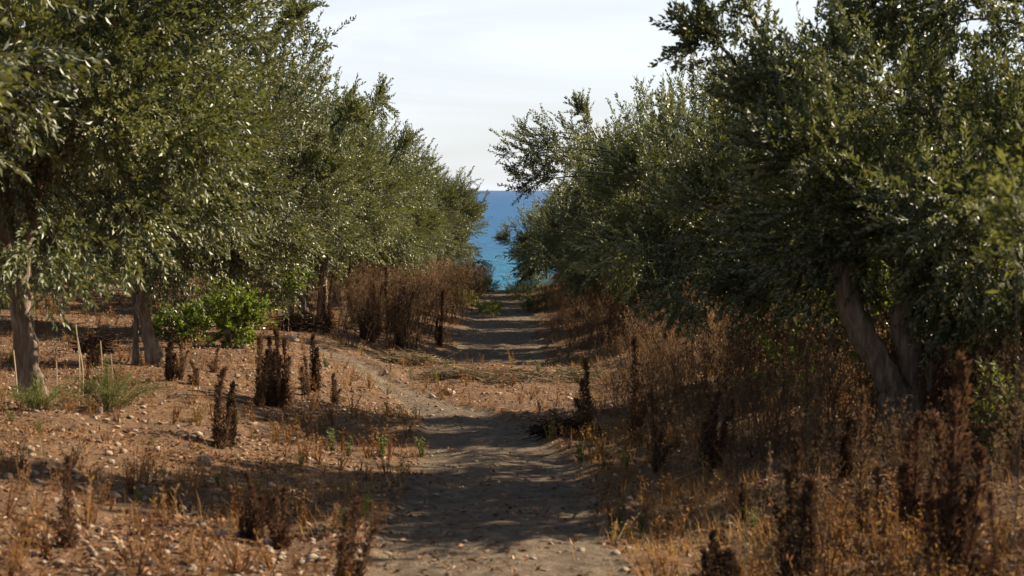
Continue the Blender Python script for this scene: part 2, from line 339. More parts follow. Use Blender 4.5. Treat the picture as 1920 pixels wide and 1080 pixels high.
# ------------------------------------------------------------------ olive trees
def leaf_t(L, W, fold=.18, droop=.0):
    v = np.array([(0, 0, 0), (L * .45, W / 2, W * fold), (L, 0, -L * droop), (L * .45, -W / 2, W * fold)]); return v, np.array([(0, 3, 2), (0, 2, 1)])
def shoot_template(g, length, pairs, LL=.070, LW=.0245, spread=.9, tip=True):
    """an olive shoot along +x: a thin stem with opposite pairs of narrow leaves"""
    s = Soup(); bend = g.normal(0, .12, 2)
    pts = np.array([(t * length, bend[0] * t * t * length, bend[1] * t * t * length) for t in np.linspace(0, 1, 4)])
    tube(s, pts, [.004, .0035, .0025, .0012], 3, .2, cap=False)
    v0, f0 = leaf_t(1, 1)
    for i in range(pairs):
        t = (i + .6) / pairs; base = np.array([t * length, bend[0] * t * t * length, bend[1] * t * t * length])
        ph = (i % 2) * math.pi / 2 + g.normal(0, .35)
        for side in (0, math.pi):
            if g.random() < .06: continue
            a = ph + side; sp = spread * (1 - .45 * t) * g.uniform(.75, 1.2)
            d = np.array([math.cos(sp), math.sin(sp) * math.cos(a), math.sin(sp) * math.sin(a)])
            l = LL * g.uniform(.7, 1.15) * (1 - .25 * t)
            R = frames(d[None], np.array([g.uniform(-1.2, 1.2) + a]))[0]
            v = v0 * np.array([l, LW * g.uniform(.8, 1.15), LW]); v = v @ R.T + base
            tt = g.beta(1.6, 2.2) * .93 if g.random() > .03 else g.uniform(.94, 1)
            s.add(v, f0, tt)
    return s.arr()
_g = np.random.default_rng(11)
SH = [shoot_template(_g, L_, n_) for L_, n_ in ((.22, 8), (.26, 9), (.30, 10), (.30, 11), (.36, 12), (.24, 9), (.28, 10), (.34, 12))]

def crown_mesh(seed, rx=2.25, rz=1.80, cz=2.32, nclump=100, per=54, sprouts=150, holes=.0):
    g = np.random.default_rng(seed); s = Soup()
    # uneven outline: radius depends on direction
    ph = g.uniform(0, 6.28, 6); am = g.uniform(.05, .13, 6)
    def outline(d):
        az = np.arctan2(d[:, 1], d[:, 0]); el = np.arcsin(np.clip(d[:, 2], -1, 1)); r = np.ones(len(d)) * .93
        for k in range(6): r += am[k] * np.sin((k % 3 + 1.7) * az + (k // 2 + 1) * el * 1.7 + ph[k])
        return r
    def pts(n, pw):
        d = g.normal(0, 1, (n, 3)); d /= np.linalg.norm(d, axis=1, keepdims=True)
        r = g.uniform(0, 1, n) ** pw * outline(d)
        p = d * r[:, None] * np.array([rx, rx, rz])
        p[:, 2] = np.where(p[:, 2] < 0, p[:, 2] * 1.0, p[:, 2] * 1.03)
        return p
    C = pts(nclump, .42)
    C = C[C[:, 2] > -1.75]
    P = []; D = []; CT = []
    for c in C:
        n = int(per * g.uniform(.6, 1.4)); r = g.uniform(.20, .42)
        q = g.normal(0, 1, (n, 3)); q /= np.linalg.norm(q, axis=1, keepdims=True); rr = g.uniform(.1, 1, n)[:, None] ** .6 * r
        p = c + q * rr * np.array([1, 1, .8]); out = c / np.array([rx, rx, rz]); out[2] += .15
        d = q * .75 + out * 1.0 + g.normal(0, .35, (n, 3)) + np.array([0, 0, .30 if c[2] > -.2 else -.25])
        P.append(p); D.append(d); CT.append(np.full(n, g.uniform(-.24, .24)))
    CT = np.concatenate(CT); P = np.vstack(P); D = np.vstack(D)
    top = (P[:, 2] > .55) | (P[:, 2] < -1.35); keep = g.random(len(P)) > np.where(top, np.clip((np.abs(P[:, 2] + .2) - .75) * .5, 0, .5), 0)
    P, D, CT = P[keep], D[keep], CT[keep]
    # upright sprouts standing out of the top and shoulders
    q = pts(sprouts * 3, .08); q = q[q[:, 2] > .15][:sprouts]
    chain_p, chain_d = [], []
    for p in q:
        d = np.array([p[0] * .22, p[1] * .22, 1.0]) + g.normal(0, .22, 3); d /= np.linalg.norm(d)
        L_ = g.integers(1, 4)
        for k in range(L_ + 1):
            chain_p.append(p * .96 + d * (k * .2 - .1)); chain_d.append(d + g.normal(0, .16, 3))
            if k < L_: chain_p.append(p * .96 + d * (k * .2)); chain_d.append(d * .6 + g.normal(0, .5, 3))
    P = np.vstack([P, chain_p]); D = np.vstack([D, chain_d]); CT = np.concatenate([CT, np.full(len(chain_p), .06)])
    # hanging skirt
    P[:, 2] = np.maximum(P[:, 2], -1.85 - .25 * g.random(len(P)))
    P = P + np.array([0, 0, cz])
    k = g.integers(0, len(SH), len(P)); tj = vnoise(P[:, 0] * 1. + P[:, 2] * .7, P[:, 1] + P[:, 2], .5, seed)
    for i, T in enumerate(SH):
        mk = k == i; nn = mk.sum(); Mx = frames(D[mk], g.uniform(0, 6.28, nn)) * g.uniform(.85, 1.25, nn)[:, None, None]
        v, f, t = T
        n0 = len(s.t); s.inst(T, Mx, P[mk])
        tt = s.t[-1].reshape(nn, -1); low = tt < .93
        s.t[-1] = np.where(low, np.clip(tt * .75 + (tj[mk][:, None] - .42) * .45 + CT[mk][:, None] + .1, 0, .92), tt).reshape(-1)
    return s.mesh('crown', M['olive']), C + np.array([0, 0, cz])

def limb_meshes(C, seed, n=8):
    g = np.random.default_rng(seed); out = []
    order = g.permutation(len(C))[:n]
    for i in order:
        c = C[i]; s = Soup(); b = np.array([g.normal(0, .08), g.normal(0, .08), 1.25 + g.uniform(-.15, .3)])
        m = (b + c) / 2 + np.array([g.normal(0, .15), g.normal(0, .15), g.normal(.08, .12)])
        p = smooth_path([b, (b + m) / 2 + g.normal(0, .06, 3), m, (m + c) / 2 + g.normal(0, .08, 3), c + (c - m) * .25], 3)
        tube(s, p, np.linspace(.045, .009, len(p)), 6, .5, .06, g)
        for k in range(4):   # side branches
            j = g.integers(4, len(p) - 2); d = g.normal(0, 1, 3); d[2] = abs(d[2]) * .6; d /= np.linalg.norm(d)
            tube(s, [p[j], p[j] + d * .25 + g.normal(0, .04, 3), p[j] + d * .6 + g.normal(0, .06, 3)], [.014, .009, .004], 4, .5)
        out.append(s.mesh('limb', M['bark'], True))
    return out
VAR = []
for k, (sd_, kw) in enumerate([(21, {}), (22, dict(rx=2.3, rz=1.75, cz=2.25)), (23, dict(rx=2.15, rz=1.85)), (24, dict(rx=2.25, rz=1.75))]):
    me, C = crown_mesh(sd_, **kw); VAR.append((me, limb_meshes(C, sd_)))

def stem_mesh(stems, seed=1, name='trunk'):
    g = np.random.default_rng(seed); s = Soup()
    for st in stems:
        p = smooth_path(st, 4); p[:, :2] += g.normal(0, .008, (len(p), 2))
        r = p[:, 3] * (1 + .9 * np.exp(-np.clip(p[:, 2] + .02, 0, 9) / .07) * (p[0, 2] < .05))
        tube(s, p[:, :3], r, 14, .5, .04, g)
    return s.mesh(name, M['bark'], True)
TR = [stem_mesh([[(0, 0, -.15, .11), (-.05, .02, .4, .085), (-.10, 0, .9, .075), (0, .05, 1.4, .06), (.1, .1, 2.0, .045)]], 1),
      stem_mesh([[(0, 0, -.15, .12), (.10, .02, .35, .085), (.28, 0, .8, .07), (.35, .05, 1.4, .055), (.4, .1, 2.0, .04)], [(-.03, .02, -.1, .09), (-.12, 0, .4, .075), (-.3, .1, .9, .06), (-.35, .1, 1.8, .04)]], 2),
      stem_mesh([[(0, 0, -.15, .13), (.03, .02, .3, .10), (-.05, 0, .7, .085), (-.3, -.05, 1.2, .06), (-.55, 0, 1.9, .04)], [(0, 0, .6, .06), (.15, .1, 1.0, .055), (.35, .15, 1.7, .04)]], 3)]

def olive(x, y, var, label, rz=None, sc=(1, 1, 1), stems=None, trunk=None, nl=8, group='olive trees of the grove', dz=-.03, cdz=0):
    root = empty('olive_tree', (x, y, g1(x, y) + dz)); tag(root, label, 'tree', group)
    rz = rnd.uniform(0, 6.28) if rz is None else rz
    obj('trunk', stem_mesh(stems, int(abs(x * 91 + y * 7))) if stems else TR[trunk if trunk is not None else rnd.randrange(3)], root, rot=(0, 0, 0 if stems else rnd.uniform(0, 6.28)))
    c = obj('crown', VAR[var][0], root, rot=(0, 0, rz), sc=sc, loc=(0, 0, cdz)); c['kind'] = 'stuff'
    for lm in VAR[var][1][:nl]: obj('limb', lm, root, rot=(0, 0, rz), sc=sc, loc=(0, 0, cdz))
    return root

# left row
olive(-5.2, 1.0, 3, 'olive tree of the left row beside the viewer, seen mostly by its shade')
olive(-4.5, 7.6, 1, 'nearest olive tree of the left row, large leaves filling the upper left corner', rz=1.0, sc=(1.0, 1.0, 1.08), trunk=0, cdz=.25)
olive(-3.65, 12.3, 0, 'left olive tree with a pale slender sunlit trunk beside a thick brown one', rz=.4, sc=(.95, .95, 1.03), cdz=.38,
      stems=[[(.02, 0, -.15, .085), (-.03, 0, .25, .060), (-.08, 0, .6, .053), (-.11, 0, .9, .050), (-.12, .02, 1.12, .050), (-.05, .05, 1.5, .045), (.1, .1, 2.0, .035)],
             [(-.30, .95, -.15, .09), (-.38, .9, .3, .075), (-.42, .85, .8, .07), (-.5, .7, 1.3, .055), (-.6, .5, 1.9, .04)],
             [(-.11, .0, 1.0, .045), (-.28, .0, 1.17, .045), (-.6, .05, 1.35, .04)], [(-.12, .02, 1.05, .03), (-.2, .05, 1.35, .03), (-.25, .1, 1.8, .02)]])
olive(-3.76, 16.7, 2, 'olive tree of the left row with a dark leaning trunk flaring to a sunlit root', rz=2.2, sc=(.80, .9, .90), cdz=.15,
      stems=[[(.06, 0, -.15, .08), (.0, 0, .15, .066), (-.08, .02, .5, .062), (-.13, .03, .85, .062), (-.16, .05, 1.5, .05), (0, .1, 2.1, .05)],
             [(.16, -.05, -.06, .05), (.07, -.03, .10, .05), (.0, 0, .28, .05)], [(-.22, .1, -.1, .03), (-.2, .1, .5, .028), (-.25, .1, 1.3, .02)]])
olive(-3.95, 22.5, 3, 'olive tree of the left row whose foot is hidden by the bright green bush', rz=3.0, sc=(.90, .92, .92), trunk=0, cdz=.05)
olive(-3.84, 28.8, 0, 'olive tree of the left row on two short trunks lit along their edges', rz=4.4, sc=(.92, .92, .90), cdz=.2,
      stems=[[(-.17, 0, -.1, .07), (-.16, 0, .6, .055), (-.18, 0, 1.5, .05), (-.3, 0, 2, .03)], [(.10, -.02, -.1, .10), (.08, 0, .5, .085), (.03, .02, 1.2, .07), (.2, 0, 2, .04)],
             [(.42, .1, -.1, .09), (.42, .1, .6, .08), (.5, .1, 1.4, .06)]])
farl = ['sixth olive tree of the left row, rising behind the double trunked one', 'olive tree of the left row above the densest dead stalks', 'olive tree of the left row three before the path end',
        'olive tree of the left row next to last before the sea', 'last olive tree of the left row, rounded against the sea']
for i, (x, y) in enumerate([(-3.8, 34.6), (-3.7, 40.4), (-3.6, 46.4), (-3.3, 52.6), (-3.0, 58.6)]):
    olive(x, y, [1, 2, 3, 0, 1][i], farl[i], sc=(1, 1, [.88, .88, .88, .90, .90][i]), nl=5, cdz=[.15, .1, .05, -.05, -.1][i], rz=[2.1, .3, 1.2, 4.0, 5.3][i])
# right row
olive(4.0, -1.0, 1, 'olive tree of the right row beside the viewer, only its shade shows', sc=(1, 1, 1))
olive(4.8, 3.4, 2, 'nearest olive tree of the right row, out of view, kept only as a shade caster', rz=.5, sc=(.95, .95, .95), trunk=0, cdz=.3)  # unseen tree outside the frame, serves only to cast shade
olive(3.05, 10.6, 3, 'dark olive tree of the right row with a forked trunk leaning out of the weeds', rz=5.0, sc=(.82, .78, .73), cdz=-.08,
      stems=[[(-.05 - .4, 0, -.1, .12), (-.10 - .4, 0, .2, .095), (-.16 - .4, 0, .38, .09), (-.33 - .4, .02, .68, .085), (-.42 - .4, .05, 1.0, .075), (-.5 - .3, .1, 1.6, .05)],
             [(.0 - .4, .05, -.1, .11), (.0 - .4, .06, .4, .10), (.03 - .4, .06, 1.0, .09), (.1 - .3, .1, 1.8, .05)], [(-.3, 0, -.05, .035), (-.26, 0, .35, .03), (-.3, .02, .8, .03), (-.42, .05, 1.2, .02)]])
olive(2.95, 14.9, 0, 'dark olive tree of the right row, second behind the forked trunk', rz=1.9, sc=(.82, .82, .82), trunk=1, cdz=-.28)
olive(3.05, 25.4, 1, 'olive tree of the right row whose leafy branch reaches over the sea horizon', rz=.2, sc=(1.0, .95, 1.04), trunk=2, cdz=-.45)
farr = ['olive tree of the right row behind the one reaching over the horizon', 'olive tree of the right row above the bend in the rust coloured weeds', 'olive tree of the right row beside the middle of the track',
        'olive tree of the right row above the orange grass verge', 'olive tree of the right row third before the path end', 'olive tree of the right row next to last before the sea', 'last olive tree of the right row, dark and low against the sea']
for i, (x, y, s_) in enumerate([(2.9, 29, .93), (2.9, 34, .90), (2.9, 39, .86), (2.85, 44, .82), (2.8, 49, .80), (2.6, 54, .78), (2.0, 58.8, .74)]):
    olive(x, y, [2, 3, 0, 1, 2, 3, 0][i], farr[i], sc=(.97, .97, s_), nl=5, cdz=[-.25, -.25, -.25, -.25, -.25, -.2, -.25][i], rz=[.6, 2.0, 4.1, 1.1, 3.3, 5.5, .2][i])
# rows further out
for i, (x, y) in enumerate([(-9.6, 21), (-9.4, 26), (-9.8, 31), (-9.5, 36), (-9.7, 41.5), (-9.6, 47), (-9.4, 53), (-9.6, 59), (-15.5, 38), (-15.8, 44), (-15.6, 50), (-15.9, 57), (-22, 60), (-21.6, 53)]):
    olive(x, y, i % 4, ['nearest olive of the second left row, beyond the bright bush', 'second olive of the next left row', 'third olive of the next left row', 'fourth olive of the next left row', 'fifth olive of the next left row', 'sixth olive of the next left row', 'seventh olive of the next left row', 'last olive of the next left row', 'nearest olive of the third left row', 'second olive of the third left row', 'third olive of the third left row', 'last olive of the third left row', 'farthest olive on the left', 'olive before the farthest one on the left'][i], sc=(1.15, 1.15, 1.0), nl=3, group='olive trees of the farther rows on the left', cdz=-.25)
for i, (x, y) in enumerate([(9.2, 5), (9.0, 10.5), (9.3, 16), (9.1, 21.5), (9.3, 27), (9.2, 32), (9.2, 37.5), (9.1, 43), (9.2, 49), (9.1, 55), (15, 38), (15.2, 44), (15, 51), (15, 58)]):
    olive(x, y, (i + 2) % 4, ['nearest olive of the second right row', 'olive behind the forked trunk in the second right row', 'third olive of the second right row', 'fourth olive of the second right row', 'fifth olive of the second right row', 'sixth olive of the second right row', 'seventh olive of the second right row', 'eighth olive of the second right row', 'ninth olive of the second right row', 'last olive of the second right row', 'nearest olive of the third right row', 'second olive of the third right row', 'third olive of the third right row', 'last olive of the third right row'][i], sc=(1.1, 1.1, .95), nl=3, group='olive trees of the farther rows on the right', cdz=-.2)

# single leafy branches that stand out against the sky
def branch(parent_xyz, d, length, g, name='branch'):
    s = Soup(); d = np.array(d, float); d /= np.linalg.norm(d); p0 = np.zeros(3)
    side = np.cross(d, [0, 0, 1.]); side /= np.linalg.norm(side)
    main = smooth_path([p0, p0 + d * length * .35 + np.array([0, 0, .03]), p0 + d * length * .7 + np.array([0, 0, .02]), p0 + d * length - np.array([0, 0, .08])], 3)
    tube(s, main, np.linspace(.014, .003, len(main)), 4, .2)
    P, D = [], []
    for i, q in enumerate(main[2:]):
        for k in range(4):
            dd = d * .6 + side * g.normal(0, .7) + np.array([0, 0, g.normal(.15, .7)]); ln = g.uniform(.10, .42) * (1.15 - i / len(main)) * length
            dd /= np.linalg.norm(dd); P.append(q + dd * ln * .4); D.append(dd); P.append(q + dd * ln); D.append(dd + g.normal(0, .3, 3))
    P = np.array(P); D = np.array(D); k = g.integers(0, len(SH), len(P))
    for i, T in enumerate(SH):
        mk = k == i; s.inst(T, frames(D[mk], g.uniform(0, 6.28, mk.sum())) * .85, P[mk])
    return s.mesh(name, M['olive'])
def add_branch(root, px, py, d, dirv, length, seed):
    """root tree; branch starts at the place seen at (px,py) at depth d"""
    w_ = Vector(((px - 960) / FPX * d, d, EYE - (py - 357) / FPX * d)); loc = w_ - root.location
    o = obj('branch', branch(None, dirv, length, np.random.default_rng(seed)), root, loc=loc); o['kind'] = 'stuff'; return o
trees = [o for o in COL.objects if o.name.startswith('olive_tree')]
def tree_at(x, y): return min(trees, key=lambda o: (o.location.x - x) ** 2 + (o.location.y - y) ** 2)
T_ = tree_at(3.05, 25.4)
for sp in [(1150, 285, 23, (-1, -.05, .04), 1.45, 1), (1150, 325, 22.8, (-1, -.1, -.02), 1.3, 2), (1140, 280, 23.2, (-1, 0, .22), 1.2, 3), (1120, 330, 22.8, (-1, 0, -.10), 1.0, 21), (1160, 300, 23, (-1, .1, .10), 1.35, 22), (1130, 310, 22.9, (-1, -.1, .12), 1.0, 23), (1120, 260, 23.2, (-.5, 0, .8), .5, 4)]: add_branch(T_, *sp)
T_ = tree_at(3.05, 10.6)
for sp in [(1385, 130, 9.9, (-.7, 0, .6), .38, 7), (1420, 60, 10, (-.4, 0, .9), .4, 8), (1950, 10, 9.8, (-1, 0, .0), .9, 17), (1900, -30, 9.9, (-1, 0, -.05), 1.0, 18), (1960, 60, 10, (-1, 0, .1), .7, 19), (1750, -20, 10, (-.8, 0, -.2), .5, 20)]: add_branch(T_, *sp)
T_ = tree_at(-3.76, 16.7)
for sp in [(510, 80, 16.2, (.7, 0, .7), .4, 12), (620, 240, 16.2, (.9, 0, .4), .3, 13)]: add_branch(T_, *sp)
T_ = tree_at(-3.95, 22.5)
for sp in [(690, 240, 22, (.4, 0, .9), .5, 14), (730, 310, 22, (.6, 0, .8), .4, 15)]: add_branch(T_, *sp)

# ------------------------------------------------------------------ weeds: templates
def flake(L_, W): return np.array([(0, 0, 0), (L_ * .5, W * .5, W * .2), (L_, 0, 0), (L_ * .5, -W * .5, W * .2)]), np.array([(0, 3, 2), (0, 2, 1)])
def weed_parts(g, h=1., nb=13, bits=260, tilt=.06, bitL=.022, bitW=.009, spread=.5, nmain=1):
    """branching dead weed: (stem soup, seed head soup)"""
    st, sh = Soup(), Soup(); tips = []
    for m_ in range(nmain):
        ln = h * g.uniform(.75, 1) if m_ else h; tl = g.normal(0, tilt + .08 * (m_ > 0), 2)
        p = smooth_path([(0, 0, -.03), (tl[0] * ln * .3, tl[1] * ln * .3, ln * .35), (tl[0] * ln * .8, tl[1] * ln * .8, ln * .7), (tl[0] * ln * 1.3, tl[1] * ln * 1.3, ln)], 3)
        tube(st, p, np.linspace(.0055, .0015, len(p)) * (h ** .5), 4, .35, 0, g, False)
        for b in range(nb):
            t = g.uniform(.22, .95); q = p[min(int(t * (len(p) - 1)), len(p) - 2)]; a = g.uniform(0, 6.28)
            bl = h * g.uniform(.12, .34) * (1.15 - t * .75); d = np.array([math.cos(a) * spread, math.sin(a) * spread, 1.]); d /= np.linalg.norm(d)
            o = np.array([math.cos(a), math.sin(a), .35]); e = [q, q + o * bl * .3, q + o * bl * .35 + d * bl * .45, q + o * bl * .4 + d * bl]
            tube(st, e, np.array([.003, .0025, .002, .001]) * (h ** .5), 3, .45, 0, g, False)
            for k in range(6): tips.append((e[1 + k % 3] + (e[min(2 + k % 3, 3)] - e[1 + k % 3]) * g.uniform(0, 1), d))
        for k in range(nb // 2): tips.append((p[-1 - k % 4], np.array([0, 0, 1.])))
    tips_p = np.array([a for a, _ in tips]); tips_d = np.array([b for _, b in tips])
    idx = g.integers(0, len(tips_p), bits); P = tips_p[idx] + g.normal(0, .012 * h, (bits, 3)); D = tips_d[idx] + g.normal(0, .7, (bits, 3))
    v, f = flake(bitL, bitW); sh.inst((v, f, np.full(2, .5)), frames(D, g.uniform(0, 6.28, bits)) * g.uniform(.5, 1.5, bits)[:, None, None], P, g.beta(2, 2, bits))
    return st, sh
def spire_parts(g, h=.6, spikes=2, bits=520, rad=.03, hang=False):
    """dead dock-like weed: upright spikes wrapped tightly in seed"""
    st, sh = Soup(), Soup()
    for k in range(spikes):
        a = g.uniform(0, 6.28); off = g.uniform(.02, .075) * (k > 0); ln = h * (1 if k == 0 else g.uniform(.3, .88)); nz_ = g.uniform(.15, 1.6, 14); x, y = math.cos(a) * off, math.sin(a) * off
        top = np.array([x * 1.8 + g.normal(0, .035), y * 1.8 + g.normal(0, .035), ln]); p = smooth_path([(x * .3, y * .3, -.03), (x, y, ln * .35), tuple(top * .5 + np.array([x, y, ln * .8]) * .5), tuple(top)], 3)
        tube(st, p, np.linspace(.008, .002, len(p)), 5, .4, .15, g, False)
        n = int(1.5 * bits * ln / h / (1 + .4 * (spikes - 1))); t = 1 - g.uniform(0, .97, n) ** .62 * .985; j = t * (len(p) - 1); i0 = np.minimum(j.astype(int), len(p) - 2); q = p[i0] + (p[i0 + 1] - p[i0]) * (j - i0)[:, None]
        r = rad * 1.25 * (1.02 - t) ** .95 * np.interp(t * 13, np.arange(14), nz_) * g.uniform(.1, 1.25, n) * np.where(t < .1, .6, 1); aa = g.uniform(0, 6.28, n)
        P = q + np.stack([np.cos(aa) * r, np.sin(aa) * r, g.normal(0, .01, n)], 1); D = np.stack([np.cos(aa) * .6, np.sin(aa) * .6, np.full(n, 1.)], 1) + g.normal(0, .45, (n, 3))
        v, f = flake(.021, .007); sh.inst((v, f, np.full(2, .5)), frames(D, g.uniform(0, 6.28, n)) * g.uniform(.6, 1.9, n)[:, None, None], P, g.beta(1.6, 2.4, n))
    return st, sh
def herb_parts(g, h=.25, stems=7, lv=15, LL=.05, LW=.016, spread=.45):
    st, sh = Soup(), Soup(); v, f = flake(1, 1)
    for k in range(stems):
        a = g.uniform(0, 6.28); t_ = g.uniform(0, spread); ln = h * g.uniform(.55, 1); d = np.array([math.cos(a) * t_, math.sin(a) * t_, 1])
        p = smooth_path([(0, 0, -.02), d * ln * .5, d * ln * .85 + np.array([0, 0, ln * .15])], 3); tube(st, p, np.linspace(.003, .001, len(p)), 3, .3, 0, g, False)
        for i in range(lv):
            q = p[g.integers(1, len(p))] + g.normal(0, .004, 3); aa = g.uniform(0, 6.28); dd = np.array([math.cos(aa), math.sin(aa), g.uniform(.2, 1.2)])
            Rm = frames(dd[None], g.uniform(-.6, .6, 1))[0]; sc = g.uniform(.6, 1.1); sh.add((v * np.array([LL * sc, LW * sc, LW * sc])) @ Rm.T + q, f, g.beta(2, 2))
    return st, sh
def proto(parts, name, m1, m2, pn=('stem', 'seed_head')):
    st, sh = parts; return (name, st.mesh(pn[0], m1), sh.mesh(pn[1], m2), pn)
_g = np.random.default_rng(5)
M['straw'] = foliage_mat('straw_weed', [(0, (.06, .042, .028)), (.5, (.20, .145, .085)), (1, (.46, .38, .24))], rough=.8, trans=.35, tcol=(.42, .28, .12), spec=.2, objvar=.35)
WEED = [proto(weed_parts(_g, 1., nb=int(_g.integers(8, 18)), bits=int(_g.choice([140, 300, 560])), nmain=int(_g.integers(1, 5)), spread=_g.uniform(.25, .85), tilt=_g.uniform(.04, .16), bitL=_g.uniform(.014, .032), bitW=_g.uniform(.005, .012)), 'dead_weed', M['straw' if i % 3 == 1 else 'dry'], M['straw' if i % 3 == 1 else 'dry']) for i in range(9)]
SPIRE = [proto(spire_parts(_g, .6, s_, b_, r_), 'seed_spike_weed', M[m_], M[m_]) for s_, b_, r_, m_ in ((3, 1300, .030, 'spike'), (4, 1500, .026, 'dark'), (6, 1800, .024, 'dark'), (7, 2000, .022, 'spike'), (3, 1000, .024, 'spike'), (5, 1400, .027, 'spike'))]
HERB = [proto(herb_parts(_g, .26, int(_g.integers(6, 11)), 16), 'green_herb', M['herb'], M['herb'], ('stem', 'leaf_spray')) for _ in range(5)]

def plant(pr, x, y, label, cat, group, sc=1., rz=None, lean=.05, sy=None, z=None, seedless=False):
    name, m1, m2, pn = pr
    o = empty(name, (x, y, (g1(x, y) if z is None else z) - .01)); o.rotation_euler = (rnd.gauss(0, lean), rnd.gauss(0, lean), rnd.uniform(0, 6.28) if rz is None else rz)
    o.scale = (sc, sc, sc * (sy or 1)); tag(o, label, cat, group)
    a = obj(pn[0], m1, o); b = obj(pn[1], m2, o); b['kind'] = 'stuff'
    return o

# ------------------------------------------------------------------ weeds one can point to (pixel of foot in the photograph, height in px)
HERO = [  # px, py foot, height px, prototype, label
 ('S', 405, 845, 150, 0, 'tall brown seed spike weed on the left bank between the two shadow bands'),
 ('S', 425, 840, 120, 1, 'twin dark seed spikes just right of the tall brown one on the left bank'),
 ('S', 125, 1035, 170, 4, 'dark seed spike weed standing alone in the lit soil at lower left'),
 ('S', 480, 765, 135, 5, 'leftmost dark seed spikes of the clump on the edge of the left shade'),
 ('S', 500, 760, 130, 2, 'thick middle seed spikes of the clump on the edge of the left shade'),
 ('S', 522, 765, 145, 3, 'tallest seed spikes of the clump on the edge of the left shade'),
 ('S', 585, 735, 105, 1, 'seed spike weed right of the clump, against sunlit soil'),
 ('S', 575, 745, 75, 0, 'short seed spike weed leaning beside the one against sunlit soil'),
 ('S', 537, 750, 80, 4, 'thin low seed spike between the dark clump and the sunlit soil'),
 ('S', 315, 715, 90, 2, 'seed spikes beside the root of the leaning dark trunk'),
 ('S', 333, 715, 70, 5, 'shorter seed spikes right of those beside the leaning trunk root'),
 ('S', 363, 725, 45, 0, 'small single seed spike right of the leaning trunk'),
 ('S', 155, 740, 70, 4, 'reddish seed spike behind the feathery green shrub at left'),
 ('S', 172, 690, 60, 3, 'dark seed spikes in the shade between the two left trunks'),
 ('S', 400, 700, 45, 4, 'little seed spike in front of the bright green bush'),
 ('S', 625, 760, 60, 0, 'low dark spike at the edge of shade by the footpath bend'),
 ('S', 470, 1020, 130, 3, 'rust brown seed spikes lit from the side in the lower left middle'),
 ('S', 530, 1035, 115, 5, 'rust brown seed spikes just right of another lit pair, lower left middle'),
 ('S', 452, 965, 30, 4, 'tiny seed spike behind the lit rust brown pair'),
 ('S', 648, 1110, 190, 3, 'black out of focus seed spikes at the bottom edge left of the path'),
 ('S', 1345, 1110, 135, 2, 'black out of focus seed spikes at the bottom edge right of the path'),
 ('S', 1380, 1110, 100, 1, 'second black seed spikes at the bottom edge, just right of the tallest'),
 ('W', 1085, 825, 150, 0, 'slim dark dead weed with a bushy top at the right edge of the path'),
 ('S', 1103, 822, 145, 0, 'dark seed spike rising from the black brush on the right of the path'),
 ('S', 1192, 830, 190, 4, 'tall thin dark stalk second from the path on the right'),
 ('S', 1232, 890, 150, 4, 'leaning dark stalk above the yellow herbs right of the path'),
 ('W', 1155, 770, 110, 2, 'tan branching dead weed in sunlight just right of the path'),
 ('W', 1250, 800, 150, 3, 'bushy tan dead weed in sunlight right of the thin dark stalks'),
 ('S', 1785, 1140, 420, 3, 'very tall black out of focus stalk near the right edge'),
 ('S', 1500, 1120, 300, 2, 'black out of focus stalk at the bottom right, left of the tallest'),
 ('S', 1620, 1000, 260, 4, 'dark thin stalk in front of the forked olive trunk'),
 ('W', 1455, 1120, 300, 1, 'tall pale brown dead weed nearest the camera at lower right'),
 ('W', 1560, 1110, 260, 5, 'rust dead weed near the camera between two black stalks'),
 ('W', 745, 985, 120, 4, 'dark dead weed in the shade on the left edge of the path'),
 ('W', 700, 970, 110, 6, 'dull olive dead weed in the shade left of the path'),
 ('W', 1040, 640, 60, 7, 'rust coloured weed leaning over the far track from the right'),
]
hero_xy = []
for kind, px, py, hp, k, lab in HERO:
    x, y, z = at(px, min(py, 1079))
    if py > 1079:
        y = 1.62 * FPX / (py - 357); x = (px - 960) / FPX * y; z = g1(x, y)
    hm = hp / FPX * y
    base = .6 if kind == 'S' else 1.0
    pr = (SPIRE if kind == 'S' else WEED)[k]; sc = hm / base
    o = plant(pr, x, y, lab, 'weed', 'dead weeds on the grove floor', sc=1, lean=.06, z=z)
    ww = sc if kind == 'W' else max(.75, min(1.35, sc ** .5)); o.scale = (ww, ww, sc); hero_xy.append((x, y))

# ------------------------------------------------------------------ weeds as a crowd: individuals first, the rest as one mass
def density_ok(x, y):
    """tall dead weeds: dense on the right bank, in a belt under the far left row"""
    if x > 0:
        e = np.interp(y, [5, 8, 12, 16, 20, 24, 30, 60], [1.15, 1.1, .95, .9, 1.5, .95, .85, .55]); return sstep((x - e) / .35) * (1 - .35 * (x > 4.5))
    e = np.interp(y, [22, 25, 28, 60], [2.9, 1.5, 1.15, .72]); return sstep((-x - e) / .3) * (y > 24) * (.95 if x > -2.9 - max(0, y - 33) * .05 else (.05 if y < 36 else .4))
cand = []
g_ = np.random.default_rng(99)
while len(cand) < 5600:
    y = 4.8 + 57 * g_.random() ** 1.3; side = 1 if g_.random() < .62 else -1
    x = side * g_.uniform(.6, min(.36 * y + 1.2, 7.5))
    if g_.random() < density_ok(x, y) * (np.interp(y, [7.6, 9.2], [.28, 1]) if x > 0 else 1) and vnoise(x, y, .9, 8) > (.34 if x > 0 else .30) and (x < 2.2 or y > 6.2): cand.append((x, y, g_.random()))
cand = np.array(cand)
inview = np.abs(cand[:, 0] / cand[:, 1]) < .335
order = np.argsort(cand[:, 1] + (~inview) * 1000)
R_IND, L_IND = 185, 75
ri = [i for i in order if cand[i, 0] > 0][:R_IND]; li = [i for i in order if cand[i, 0] < 0][:L_IND]
used = set(ri) | set(li)
